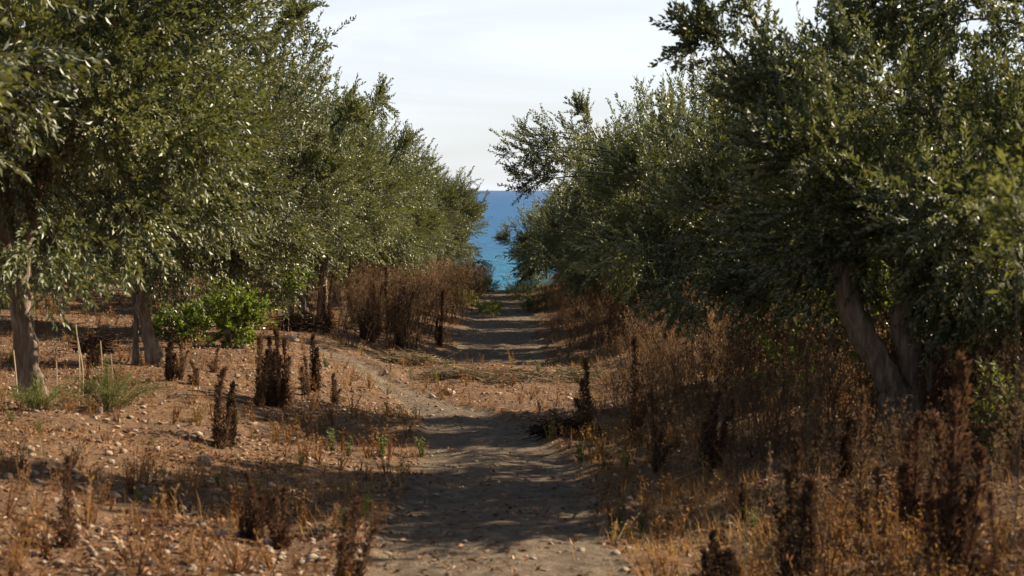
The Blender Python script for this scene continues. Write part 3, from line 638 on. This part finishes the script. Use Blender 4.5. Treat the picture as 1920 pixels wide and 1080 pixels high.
LM = [((.22, 11.9), 'the black twig heap'), ((2.55, 10.3), 'the forked olive trunk'), ((1.15, 8.6), 'the leaning dark stalk'), ((1.46, 5.3), 'the tallest black stalk'), ((.8, 6.5), 'the bottom black spikes'),
      ((.95, 14.5), 'the sunlit tan weeds'), ((3.0, 15.2), 'the second dark olive'), ((.6, 20.8), 'the twig ridge'), ((3.05, 25.4), 'the reaching olive branch'), ((2.0, 12.2), 'the green sprigs'),
      ((-2.25, 12.2), 'the tall brown spike weed'), ((-2.1, 8.3), 'the lone dark spike'), ((-2.2, 11.3), 'the lilac grey stone'), ((-2.5, 16), 'the dark spike clump'), ((-3.6, 12.2), 'the pale slender trunk'), ((-3.76, 16.7), 'the leaning dark trunk'),
      ((-1.2, 8), 'the rust brown spikes'), ((-3.25, 19.6), 'the bright green bush'), ((-.7, 17.6), 'the wedge shaped stone'), ((-.7, 6.8), 'the black spikes beside the path'), ((-3.84, 28.8), 'the double trunked olive'), ((-1.5, 19.5), 'the footpath bend'),
      ((-3, 58), 'the last left olive'), ((-2.2, 26.5), 'the near end of the stalk belt'), ((-1.6, 34), 'the first light band on the track'), ((-1.5, 43), 'the second light band on the track')]
def near_what(x, y):
    (lx, ly), nm = min(LM, key=lambda q: ((q[0][0] - x) * 1.6) ** 2 + (q[0][1] - y) ** 2); dx, dy = x - lx, y - ly
    far = math.hypot(dx, dy) > 1.0
    if abs(dy) > abs(dx) * 1.3: w_ = ('beyond ' if far else 'just beyond ') if dy > 0 else ('before ' if far else 'just before ')
    else: w_ = ('right of ' if dx > 0 else 'left of ') if far else ('beside and right of ' if dx > 0 else 'beside and left of ')
    return w_ + nm.replace('the near end of the stalk belt', 'the stalk belt end').replace('the first light band on the track', 'the first light band').replace('the second light band on the track', 'the second light band')
def wl(x, y):
    if x > 0:
        if y < 9: return 'brown dead weed among the tangle nearest the camera on the right', 'dead weeds on the grove floor'
        if y < 14: return 'rust and tan dead weed standing under the dark right olive trees', 'dead weeds on the grove floor'
        return 'tan dead weed on the right verge beyond the forked trunk', 'dead weeds on the grove floor'
    return 'tall brown dead stalk in the dense belt under the left olive row', 'dead weeds on the grove floor'
for i in ri + li:
    x, y, u = cand[i]; lab, grp = wl(x, y)
    h = np.interp(abs(x), [.6, 1.1, 2.2], [.27, .45, .66]) * (.5 + .75 * u) * np.interp(y, [7.4, 9.2], [.55, 1]) * (1.5 if (y < 8.5 and u > .93) else 1)
    if x < 0: h = .75 + .45 * u
    pr = SPIRE[int(u * 997) % 6] if (u * 31 % 1) < (.17 if x > 0 else .13) else WEED[int(u * 1999) % 9]
    size = 'ankle high' if h < .28 else 'knee high' if h < .5 else 'thigh high' if h < .75 else 'waist high'
    tone = {'dark_seed_spike': 'blackish seed spike', 'brown_seed_spike': 'brown seed spike', 'straw_weed': 'straw coloured dead weed', 'dry_weed': 'rust brown dead weed'}[pr[1].materials[0].name]
    st_ = rnd.gauss(0, .12); lean_w = ' tilting left' if st_ < -.11 else ' tilting right' if st_ > .11 else ''
    lab = size + ' ' + tone + lean_w + ' ' + near_what(x, y)
    o = plant(pr, x, y, lab, 'weed', grp, sc=1, lean=.12); o.rotation_euler = (rnd.gauss(0, .08), st_, 0); k = h / (.6 if pr in SPIRE else 1.)
    o.scale = (min(k, 1.2), min(k, 1.2), k) if pr in SPIRE else (k, k, k)
TW = []
for _ in range(7):
    a, b = weed_parts(_g, 1., nb=7, bits=105, nmain=2, bitL=.034, bitW=.013, spread=.35)
    s = Soup(); v, f, t = a.arr(); s.add(v, f, .38); v, f, t = b.arr(); s.add(v, f, 0); s.t[-1] = t; TW.append(s.arr())
mass = Soup(); rest = np.array([c for i, c in enumerate(cand) if i not in used])
zz = G(rest[:, 0], rest[:, 1]); kk = g_.integers(0, 7, len(rest))
hh = np.where(rest[:, 0] < 0, .7 + .5 * rest[:, 2], np.interp(rest[:, 0], [.6, 1.1, 2.2], [.3, .5, .72]) * (.45 + .75 * rest[:, 2]) * np.interp(rest[:, 1], [7.4, 9.2], [.6, 1]))
for i in range(7):
    mk = kk == i; mass.inst(TW[i], tilt_mats(g_, mk.sum(), .1, hh[mk]), np.stack([rest[mk, 0], rest[mk, 1], zz[mk] - .01], 1), g_.beta(1.6, 1.8, mk.sum()) * .9, .6)
tag(obj('undergrowth', mass.mesh('undergrowth', M['dry'])), 'tangled mass of dead brown weeds under the olive trees', 'undergrowth', kind='stuff')

# ------------------------------------------------------------------ ground cover (uncountable)
def scatter(n, f, x0=-9, x1=9, pw=1.7, ymin=4.6, ymax=60):
    y = ymin + (ymax - ymin) * g_.random(n * 3) ** pw; lim = np.minimum(.36 * y + .8, x1); x = g_.uniform(-1, 1, n * 3) * lim
    k = g_.random(n * 3) < f(x, y); return x[k][:n], y[k][:n]
# leaf litter flakes
fx, fy = scatter(150000, lambda x, y: (1 - .80 * path_mask(x, y)) * (.35 + .65 * (vnoise(x, y, .7, 12) > .42)))
v, f = flake(.04, .016); n = len(fx); D = np.stack([g_.normal(0, 1, n), g_.normal(0, 1, n), g_.normal(0, .42, n)], 1)
s = Soup(); s.inst((v, f, np.full(2, .5)), frames(D, g_.normal(0, .7, n)) * g_.uniform(.5, 1.35, n)[:, None, None], np.stack([fx, fy, G(fx, fy) + .006], 1), g_.beta(1.6, 2, n))
tag(obj('leaf_litter', s.mesh('leaf_litter', M['litter'])), 'brown fallen leaves and chaff strewn over the soil', 'leaf litter', kind='stuff')
# dry grass blades
def gd(x, y):
    pm = path_mask(x, y); a = vnoise(x, y, .8, 21); b = vnoise(x, y, .25, 22)
    edge = np.exp(-((np.abs(x) - 1.1) / .6) ** 2) * .5 + .25 * (x > .5) + .05 + .22 * (x < -.8) * (vnoise(x, y, 1.6, 77) > .45)
    berm = .5 * np.exp(-((y - 21.2) / 1.2) ** 2)
    return (edge + berm) * (1 - .97 * pm) * (a > .36) * (.3 + b)
bx, by = scatter(60000, gd, pw=1.6); n = len(bx)
bl = np.array([(0, -.5, 0), (0, .5, 0), (.32, .3, .6), (.32, -.3, .6), (1., 0, 1.05)]); bf = np.array([(0, 1, 2), (0, 2, 3), (3, 2, 4)])
a = g_.uniform(0, 6.28, n); hgt = g_.uniform(.03, .12, n) * (.7 + .9 * vnoise(bx, by, .6, 23)); wd = g_.uniform(.003, .006, n); ln = g_.uniform(.2, 1.0, n)
Mx = np.zeros((n, 3, 3)); Mx[:, 0, 0] = np.cos(a) * hgt * ln; Mx[:, 1, 0] = np.sin(a) * hgt * ln; Mx[:, 0, 1] = -np.sin(a) * wd; Mx[:, 1, 1] = np.cos(a) * wd; Mx[:, 2, 2] = hgt
s = Soup(); s.inst((bl, bf, np.full(3, .5)), Mx, np.stack([bx, by, G(bx, by) - .004], 1), np.clip(g_.beta(2, 2.2, n) * .8 + .25 * (vnoise(bx, by, 1.3, 24) > .62), 0, 1))
tag(obj('dry_grass', s.mesh('dry_grass', M['grass'])), 'short dry golden and rust grass along the path edges', 'grass', kind='stuff')
# low dead sprigs and tufts a hand high
TS = []
for _ in range(6):
    a, b = herb_parts(_g, .14, int(_g.integers(4, 8)), 8, LL=.024, LW=.008, spread=.7); q_ = Soup(); v, f, t = a.arr(); q_.add(v, f, .45); v, f, t = b.arr(); q_.add(v, f, 0); q_.t[-1] = t * .8; TS.append(q_.arr())
tx, ty = scatter(3600, lambda x, y: (1 - path_mask(x, y)) * (vnoise(x, y, .9, 41) > .40) * np.where(x < 0, .8, 1.), pw=1.5); n = len(tx); tz = G(tx, ty); k = g_.integers(0, 6, n); s = Soup(); tn = g_.uniform(.15, .6, n) + .35 * (vnoise(tx, ty, 1.2, 42) > .62)
for i in range(6):
    mk = k == i; s.inst(TS[i], tilt_mats(g_, mk.sum(), .15, g_.uniform(.5, 1.5, mk.sum())), np.stack([tx[mk], ty[mk], tz[mk]], 1), tn[mk], .5)
tag(obj('dry_undergrowth', s.mesh('dry_undergrowth', M['grass'])), 'hand high dead sprigs and tufts dotted over the soil', 'undergrowth', kind='stuff')
# pebbles
def ico(g, sub=1):
    t = (1 + 5 ** .5) / 2; v = np.array([(-1, t, 0), (1, t, 0), (-1, -t, 0), (1, -t, 0), (0, -1, t), (0, 1, t), (0, -1, -t), (0, 1, -t), (t, 0, -1), (t, 0, 1), (-t, 0, -1), (-t, 0, 1)], float); v /= np.linalg.norm(v[0])
    f = [(0, 11, 5), (0, 5, 1), (0, 1, 7), (0, 7, 10), (0, 10, 11), (1, 5, 9), (5, 11, 4), (11, 10, 2), (10, 7, 6), (7, 1, 8), (3, 9, 4), (3, 4, 2), (3, 2, 6), (3, 6, 8), (3, 8, 9), (4, 9, 5), (2, 4, 11), (6, 2, 10), (8, 6, 7), (9, 8, 1)]
    for _ in range(sub):
        cache = {}; vv = list(map(tuple, v)); nf = []
        def mid(a, b):
            k = (min(a, b), max(a, b))
            if k not in cache: m = (np.array(vv[a]) + np.array(vv[b])); m /= np.linalg.norm(m); cache[k] = len(vv); vv.append(tuple(m))
            return cache[k]
        for a, b, c in f: x, y, z = mid(a, b), mid(b, c), mid(c, a); nf += [(a, x, z), (b, y, x), (c, z, y), (x, y, z)]
        f = nf; v = np.array(vv)
    w_ = v.copy(); 
    for _ in range(5):
        d = g.normal(0, 1, 3); d /= np.linalg.norm(d); c = g.uniform(.45, .85); ex = np.clip(w_ @ d - c, 0, 9); w_ = w_ - ex[:, None] * d * .85
    w_ *= (1 + g.normal(0, .035, (len(w_), 1)))
    return w_, np.array(f)
PB = [ico(_g, 0) for _ in range(5)]
def pd(x, y):
    a = vnoise(x, y, 1.1, 31); return np.where(x < -.5, .2 + .8 * (a > .5), .3) * (1 - .6 * path_mask(x, y)) * np.where((y > 18) & (y < 23), 1., .7)
qx, qy = scatter(17000, pd, pw=1.5); n = len(qx); s = Soup(); k = g_.integers(0, 5, n); sz = .007 + .02 * g_.random(n) ** 3.0
qz = G(qx, qy)
for i in range(5):
    mk = k == i; c = mk.sum(); Mx = rz_mats(g_.uniform(0, 6.28, c), sz[mk]); Mx[:, :, 0] *= g_.uniform(1, 1.7, c)[:, None]; Mx[:, 2, 2] *= g_.uniform(.5, .9, c)
    s.inst((*PB[i], np.full(20, .5)), Mx, np.stack([qx[mk], qy[mk], qz[mk] + sz[mk] * .15], 1), g_.uniform(0, .8, c))
tag(obj('gravel', s.mesh('gravel', M['stone'], True)), 'small pale pebbles scattered through the soil', 'gravel', kind='stuff')

# ------------------------------------------------------------------ stones one can pick out
ST = []
for _ in range(8):
    v, f = ico(_g, 2); s = Soup(); s.add(v, f, .5); ST.append(s.mesh('stone', M['stone'], True))
STONES = [(375, 877, 30, 24, 'large lilac grey stone in the shade of the left bank'), (335, 823, 30, 14, 'flat pale stone in the sun, the larger of two beside each other'), (366, 820, 22, 14, 'rounded pale stone just right of the flat one'),
 (155, 925, 22, 14, 'pale stone beside the foot of the lone dark spike at lower left'), (838, 741, 30, 16, 'pale wedge shaped stone beside the footpath bend'), (722, 704, 12, 13, 'small round white stone by the brush left of the footpath'),
 (626, 724, 10, 11, 'tiny white stone in the sun left of the footpath'), (1156, 1048, 20, 12, 'white stone on the right edge of the path at the bottom'), (1848, 1058, 28, 18, 'pale oblong stone at the bottom right corner'),
 (1068, 752, 16, 9, 'flat pale stone on the right of the sunlit berm'), (938, 718, 9, 8, 'small pale stone on top of the berm'), (542, 640, 36, 14, 'long pale stone at the foot of the dark brush pile'),
 (457, 655, 16, 10, 'pale stone under the right side of the bright green bush'), (288, 851, 14, 10, 'stone at the upper edge of the left shadow band'), (215, 842, 14, 10, 'round stone left of the upper shadow band edge'),
 (48, 850, 20, 12, 'weathered stone near the left edge above the shadow band'), (181, 778, 14, 16, 'upright pale stone below the feathery shrub'), (214, 795, 14, 12, 'pale stone among rubble below the feathery shrub'),
 (470, 802, 22, 11, 'grey blue stone right of the brown spike, in shade'), (476, 815, 12, 9, 'small pale stone right of the brown spike'), (172, 790, 12, 9, 'little pale stone in the rubble at left'), (246, 820, 10, 8, 'bright little stone in the lit rubble'),
 (110, 950, 16, 14, 'stone left of the lone dark spike'), (95, 948, 12, 12, 'smaller stone next to the one left of the lone spike'), (5, 903, 20, 14, 'rust toned stone cut by the left edge'), (10, 735, 14, 14, 'pale stone at the foot of the thick left trunk'),
 (180, 935, 12, 8, 'grey stone right of the pale one by the lone spike'), (265, 940, 12, 8, 'pale stone in the lower lit patch'), (670, 625, 10, 6, 'pale stone in front of the far stalk belt'), (655, 628, 9, 6, 'dull stone beside the pale one before the stalk belt'),
 (810, 748, 12, 7, 'small stone at the path side of the wedge shaped stone'), (1330, 1060, 14, 8, 'pale stone among the litter at lower right'), (1700, 905, 18, 12, 'bright chunk beneath the forked trunk'), (935, 741, 14, 6, 'flat stone on the near slope of the berm')]
def stone(x, y, wd, ht, label, group=None, k=None):
    z = g1(x, y); o = obj('stone', ST[k if k is not None else rnd.randrange(8)], None, (x, y, z + ht * .22), (rnd.uniform(-.2, .2), rnd.uniform(-.2, .2), rnd.uniform(-.5, .5)), (wd / 2, wd / 2 * rnd.uniform(.7, 1), ht / 2 * 1.15)); tag(o, label, 'stone', group); return o
for px, py, w_, h_, lab in STONES:
    x, y, z = at(px, py); stone(x, y, w_ * y / FPX, h_ * y / FPX, lab, 'stones on the grove floor')
cnt = 0
while cnt < 215:
    if rnd.random() < .66: px, py = rnd.uniform(0, 620), rnd.uniform(700, 1075)
    elif rnd.random() < .6: px, py = rnd.uniform(600, 1130), rnd.uniform(690, 800)
    else: px, py = rnd.uniform(1150, 1900), rnd.uniform(850, 1075)
    # pixel to flat-ish ground: cheap estimate, then exact height
    y = 2.0 * FPX / (py - 357)
    for _ in range(4): y = (EYE - g1((px - 960) / FPX * y, y)) * FPX / (py - 357)
    x = (px - 960) / FPX * y
    if path_mask(np.array([x]), np.array([y]))[0] > .3: continue
    s_ = rnd.uniform(.018, .040) * (1.5 if rnd.random() < .12 else 1); cnt += 1
    if x < -.6 and y < 9: lab, grp = 'small stone in the nearest soil left of the path', 'stones on the grove floor'
    elif x < -.6: lab, grp = 'small pale stone in the soil and rubble of the left bank', 'stones on the grove floor'
    elif y > 15: lab, grp = 'small pale stone on the sunlit berm across the track', 'stones on the grove floor'
    else: lab, grp = 'small stone under the dead weeds on the right', 'stones on the grove floor'
    lab = ('tiny' if s_ < .025 else 'small' if s_ < .034 else 'middling' if s_ < .045 else 'fist sized') + ' ' + rnd.choice(['stone']) + ' in the soil ' + near_what(x, y)
    stone(x, y, s_ * 1.3, s_ * .8, lab, grp)

# ------------------------------------------------------------------ bright green bush and other live plants
def leafy_bush(name, x, y, label, rx, rz_, cz, nsh, seed, LL=.06, LW=.032, mt='bush', n_stems=6, group=None, cat='bush'):
    g = np.random.default_rng(seed); T = []
    v0, f0 = flake(1, 1)
    for _ in range(4):
        s = Soup(); tube(s, [(0, 0, 0), (.1, 0, .01), (.2, 0, 0)], [.003, .002, .001], 3, .2, 0, g, False)
        for i in range(13):
            t = g.uniform(.1, 1); a = g.uniform(0, 6.28); sp = g.uniform(.5, 1.2); d = np.array([math.cos(sp), math.sin(sp) * math.cos(a), math.sin(sp) * math.sin(a)]); sc = g.uniform(.6, 1.1)
            s.add((v0 * np.array([LL * sc, LW * sc, LW * sc])) @ frames(d[None], g.uniform(-1, 1, 1))[0].T + np.array([t * .2, 0, 0]), f0, g.beta(2, 2))
        T.append(s.arr())
    s = Soup(); C = g.normal(0, 1, (16, 3)); C /= np.linalg.norm(C, axis=1, keepdims=True); C *= g.uniform(.3, .85, 16)[:, None]
    ci = g.integers(0, 16, nsh); q = C[ci] + g.normal(0, .2, (nsh, 3)); P = q * np.array([rx, rx, rz_]) + np.array([0, 0, cz]); P[:, 2] = np.maximum(P[:, 2], .03)
    D = q + g.normal(0, .4, (nsh, 3)) + np.array([0, 0, .45]); k = g.integers(0, 4, nsh)
    for i in range(4): mk = k == i; s.inst(T[i], frames(D[mk], g.uniform(0, 6.28, mk.sum())) * g.uniform(.7, 1.2, mk.sum())[:, None, None], P[mk])
    root = empty(name, (x, y, g1(x, y) - .01)); tag(root, label, cat, group)
    f_ = obj('foliage', s.mesh('foliage', M[mt]), root); f_['kind'] = 'stuff'
    for i in range(n_stems):
        t = Soup(); a = g.uniform(0, 6.28); e = np.array([math.cos(a) * rx * .7, math.sin(a) * rx * .7, cz + rz_ * .5]); tube(t, smooth_path([(math.cos(a) * .03, math.sin(a) * .03, -.03), e * np.array([.45, .45, .6]), e], 3), np.linspace(.016, .005, 7) * min(1, rx * 1.6), 5, .3, .05, g)
        obj('stem', t.mesh('stem', M['bark'], True), root)
    return root
leafy_bush('green_bush', -3.4, 19.4, 'bright green leafy bush glowing in the sun between the left trunks', .32, .38, .38, 320, 3)
leafy_bush('green_bush', -4.05, 20.4, 'darker green leafy bush in the shade left of the bright one', .42, .24, .26, 260, 4)
leafy_bush('green_bush', -3.2, 22.6, 'small yellow green leafy bush peeping out right above the bright one', .22, .25, .95, 110, 5, n_stems=2)
leafy_bush('green_bush', 2.75, 12.2, 'bright green sprigs catching light beside the forked trunk', .22, .42, 1.0, 60, 7, n_stems=2)
leafy_bush('green_bush', 1.95, 11.4, 'small green bush among the rust weeds left of the forked trunk', .16, .25, .5, 26, 8, n_stems=2, LL=.04, LW=.02)
leafy_bush('green_bush', 3.0, 9.3, 'low dull green bush at the foot of the forked trunk', .28, .2, .22, 110, 9, n_stems=2, mt='herb')
leafy_bush('green_sapling', 1.84, 5.75, 'tall yellow green leafy sapling cut by the right edge', .06, .19, 1.36, 40, 10, LL=.05, LW=.013, n_stems=2, cat='sapling', mt='herb')
# low shrubs where the path meets the sky and sea
for i, (px, py, r, lab) in enumerate([(868, 548, .8, 'tall olive brown shrub under the last left olive tree'), (1003, 548, .85, 'tall dull shrub under the last right olive tree'), (890, 556, .55, 'golden green shrub left of the path end'), (918, 546, .38, 'small yellow shrub nearest the sea on the left'), (975, 562, .5, 'golden green shrub right of the path end'), (985, 546, .4, 'dull shrub behind the golden one at the path end'),
                             (860, 572, .45, 'olive brown shrub before the path end on the left'), (912, 592, .26, 'little yellow herb growing in the middle of the far track'), (925, 585, .2, 'low green tuft beside the herb in the far track'), (1010, 585, .4, 'rusty green shrub on the right verge of the far track')]):
    x, y, z = at(px, py); leafy_bush('low_shrub', x, y, lab, r, r * .55, r * .45, int(260 * r) + 40, 30 + i, LL=.07, LW=.02, mt='herb', n_stems=3, cat='shrub')
# feathery grey-green shrub with pale dead canes beside the left trunk
def feathery(x, y, lab, r, h, n, seed, mt='herb'):
    g = np.random.default_rng(seed); root = empty('feathery_shrub', (x, y, g1(x, y))); tag(root, lab, 'shrub'); s = Soup(); v0, f0 = flake(1, 1)
    for k in range(n):
        a = g.uniform(0, 6.28); o = g.uniform(0, 1); e = np.array([math.cos(a) * r * o, math.sin(a) * r * o, h * (1.1 - .6 * o) * g.uniform(.6, 1.1)]); p = smooth_path([(e[0] * .2, e[1] * .2, 0), e * np.array([.6, .6, .65]), e], 3)
        tube(s, p, .0015, 3, .2, 0, g, False); m_ = 46; j = g.integers(1, len(p), m_); d = g.normal(0, 1, (m_, 3)) + np.array([0, 0, .9]); q = p[j] + g.normal(0, .012, (m_, 3))
        s.inst((v0 * np.array([.035, .004, .004]), f0, np.full(2, .5)), frames(d, g.uniform(0, 6, m_)), q, g.uniform(0, .8, m_))
    o = obj('foliage', s.mesh('foliage', M[mt]), root); o['kind'] = 'stuff'; return root
fr = feathery(-3.05, 12.0, 'feathery grey green shrub beside the foot of the pale trunk', .5, .32, 80, 1)
feathery(-3.45, 11.6, 'smaller feathery tuft in front of the pale trunk', .3, .25, 40, 2)
for i, (dx, dy, hh_) in enumerate([(-.42, .1, .5), (-.30, .3, .62), (-.22, .1, .55), (-.15, .4, .48), (-.02, .2, .4)]):
    s = Soup(); tube(s, smooth_path([(dx, dy, -.02), (dx + .01, dy, hh_ * .5), (dx + rnd.uniform(-.04, .04), dy, hh_)], 3), .005, 4, .95); obj('dead_cane', s.mesh('dead_cane', M['twig']), fr)
s = Soup(); tube(s, smooth_path([(0, 0, -.03), (-.015, 0, .2), (-.03, 0, .38)], 3), .006, 5, .95)
x, y, z = at(28, 748); tag(obj('dead_cane', s.mesh('dead_cane', M['twig']), None, (x, y, z)), 'pale bare cane standing left of the slender trunk', 'cane')
# little herbs
HB = [(435, 815, 40, 'yellow green herb right of the tall brown spike'), (237, 905, 40, 'small grey green herb in the upper shadow band'), (300, 900, 30, 'small herb left of the lilac stone'), (65, 815, 34, 'yellow grass like herb near the left edge'), (15, 800, 36, 'yellow green herb cut by the left edge'),
      (280, 840, 26, 'small herb in the lit rubble'), (255, 950, 38, 'yellow herb in the lower lit patch'), (405, 915, 34, 'thin herb right of the lilac stone'), (620, 850, 46, 'dull green herb in the shade left of the path'), (650, 860, 40, 'dull herb between two others in the shade'),
      (715, 860, 46, 'green herb in the shade by the path, with yellow tips'), (790, 860, 44, 'yellow lit herb on the left path edge'), (560, 880, 34, 'faint herb in the left shade'), (680, 980, 60, 'olive herb in the shade near the bottom left of the path'), (640, 1000, 50, 'dark herb beside the black spikes'),
      (1090, 868, 50, 'yellow green herb right of the path by the black brush'), (1135, 875, 46, 'yellow herb second from the black brush'), (1175, 890, 50, 'broad yellow herb on the right verge'), (1210, 1010, 55, 'pale yellow herb at the right edge of the path'), (1165, 985, 50, 'green herb on the shaded right edge'),
      (1420, 1010, 60, 'green herb in the lit rust weeds'), (1720, 1020, 60, 'yellow herb under the right trees'), (815, 720, 30, 'ochre herb on the berm left of its middle'), (770, 715, 26, 'ochre herb beside the footpath'), (835, 700, 24, 'ochre herb on the shaded edge of the berm'),
      (790, 665, 24, 'golden herb in front of the left stalk belt'), (610, 690, 26, 'yellow herb in the sunlit soil by the spikes'), (20, 690, 36, 'green herb behind the left trunk'), (600, 820, 30, 'herb at the edge of the left shade'), (1010, 700, 26, 'green tuft on the right end of the berm'), (960, 690, 18, 'small green tuft on top of the berm')]
for px, py, hp, lab in HB:
    x, y, z = at(px, py); plant(HERB[rnd.randrange(5)], x, y, lab, 'herb', 'small green herbs', sc=hp / FPX * y / .26, z=z)

# ------------------------------------------------------------------ brush piles and cut twigs
def brush(px, py, wpx, hpx, n, lab, seed, m='twig', dk=.25):
    g = np.random.default_rng(seed); x, y, z = at(px, py); w_ = wpx / FPX * y / 2; h_ = hpx / FPX * y; s = Soup()
    for k in range(n):
        a = g.uniform(-.5, .5) + (math.pi if g.random() < .5 else 0); c = g.normal(0, .45, 2) * np.array([w_, w_ * .45]); zc = g.uniform(0, 1) * h_ * math.exp(-(c[0] / w_) ** 2)
        ln = g.uniform(.12, .4); d = np.array([math.cos(a), math.sin(a) * .8, g.normal(0, .22)]); p0 = np.array([c[0], c[1], zc + .01])
        tube(s, [p0 - d * ln / 2, p0 + g.normal(0, .02, 3), p0 + d * ln / 2 + np.array([0, 0, g.uniform(-.03, .05)])], [.0065, .0055, .0025], 3, np.clip(g.normal(dk, .2), 0, 1), 0, g, False)
    fl = n * 5; v, f = flake(.04, .012); c = g.normal(0, .45, (fl, 3)) * np.array([w_, w_ * .45, 0]); c[:, 2] = g.uniform(0, 1, fl) * h_ * np.exp(-(c[:, 0] / w_) ** 2)
    s.inst((v, f, np.full(2, .5)), frames(g.normal(0, 1, (fl, 3)), g.uniform(0, 6, fl)), c, np.clip(g.normal(dk, .15, fl), 0, 1))
    root = empty('brush_pile', (x, y, z)); tag(root, lab, 'brush pile'); o = obj('twigs', s.mesh('twigs', M[m]), root); o['kind'] = 'stuff'
brush(560, 622, 130, 36, 260, 'dark heap of cut twigs in front of the double trunk', 1, 'dark', .3)
brush(1058, 822, 90, 26, 160, 'black heap of twigs on the right edge of the path', 2, 'dark', .15)
brush(760, 680, 150, 14, 150, 'loose pale twigs lying below the left stalk belt', 3, 'straw', .75)
brush(960, 715, 230, 13, 420, 'low ridge of pale cut twigs lying across the track', 4, 'straw', .85)
brush(1080, 715, 120, 18, 220, 'right end of the twig ridge, higher and tangled', 5, 'straw', .8)
brush(850, 708, 120, 13, 180, 'left end of the twig ridge beside the footpath', 6, 'straw', .8)
brush(175, 665, 70, 34, 120, 'dark dead brush between the two left trunks', 7, 'dark', .4)
for i, (px, py, lnp, a, lab) in enumerate([(1290, 905, 90, .5, 'pale fallen branch at the right edge of the path'), (340, 952, 70, -.08, 'thin fallen branch in the lower shadow band'), (170, 902, 26, .2, 'short pale stick near the lone dark spike'), (1880, 830, 80, .25, 'dark fallen branch at the right edge under the trees')]):
    x, y, z = at(px, py); ln = lnp / FPX * y; s = Soup(); tube(s, smooth_path([(-ln / 2, -.05 * a, .0), (-ln * .1, 0, .02), (ln * .2, .02, .035), (ln / 2, .1 * a, .03 + abs(a) * .05)], 3), np.linspace(.009, .004, 10), 5, .75)
    tag(obj('fallen_branch', s.mesh('fallen_branch', M['twig']), None, (x, y, z), (0, 0, a)), lab, 'branch')
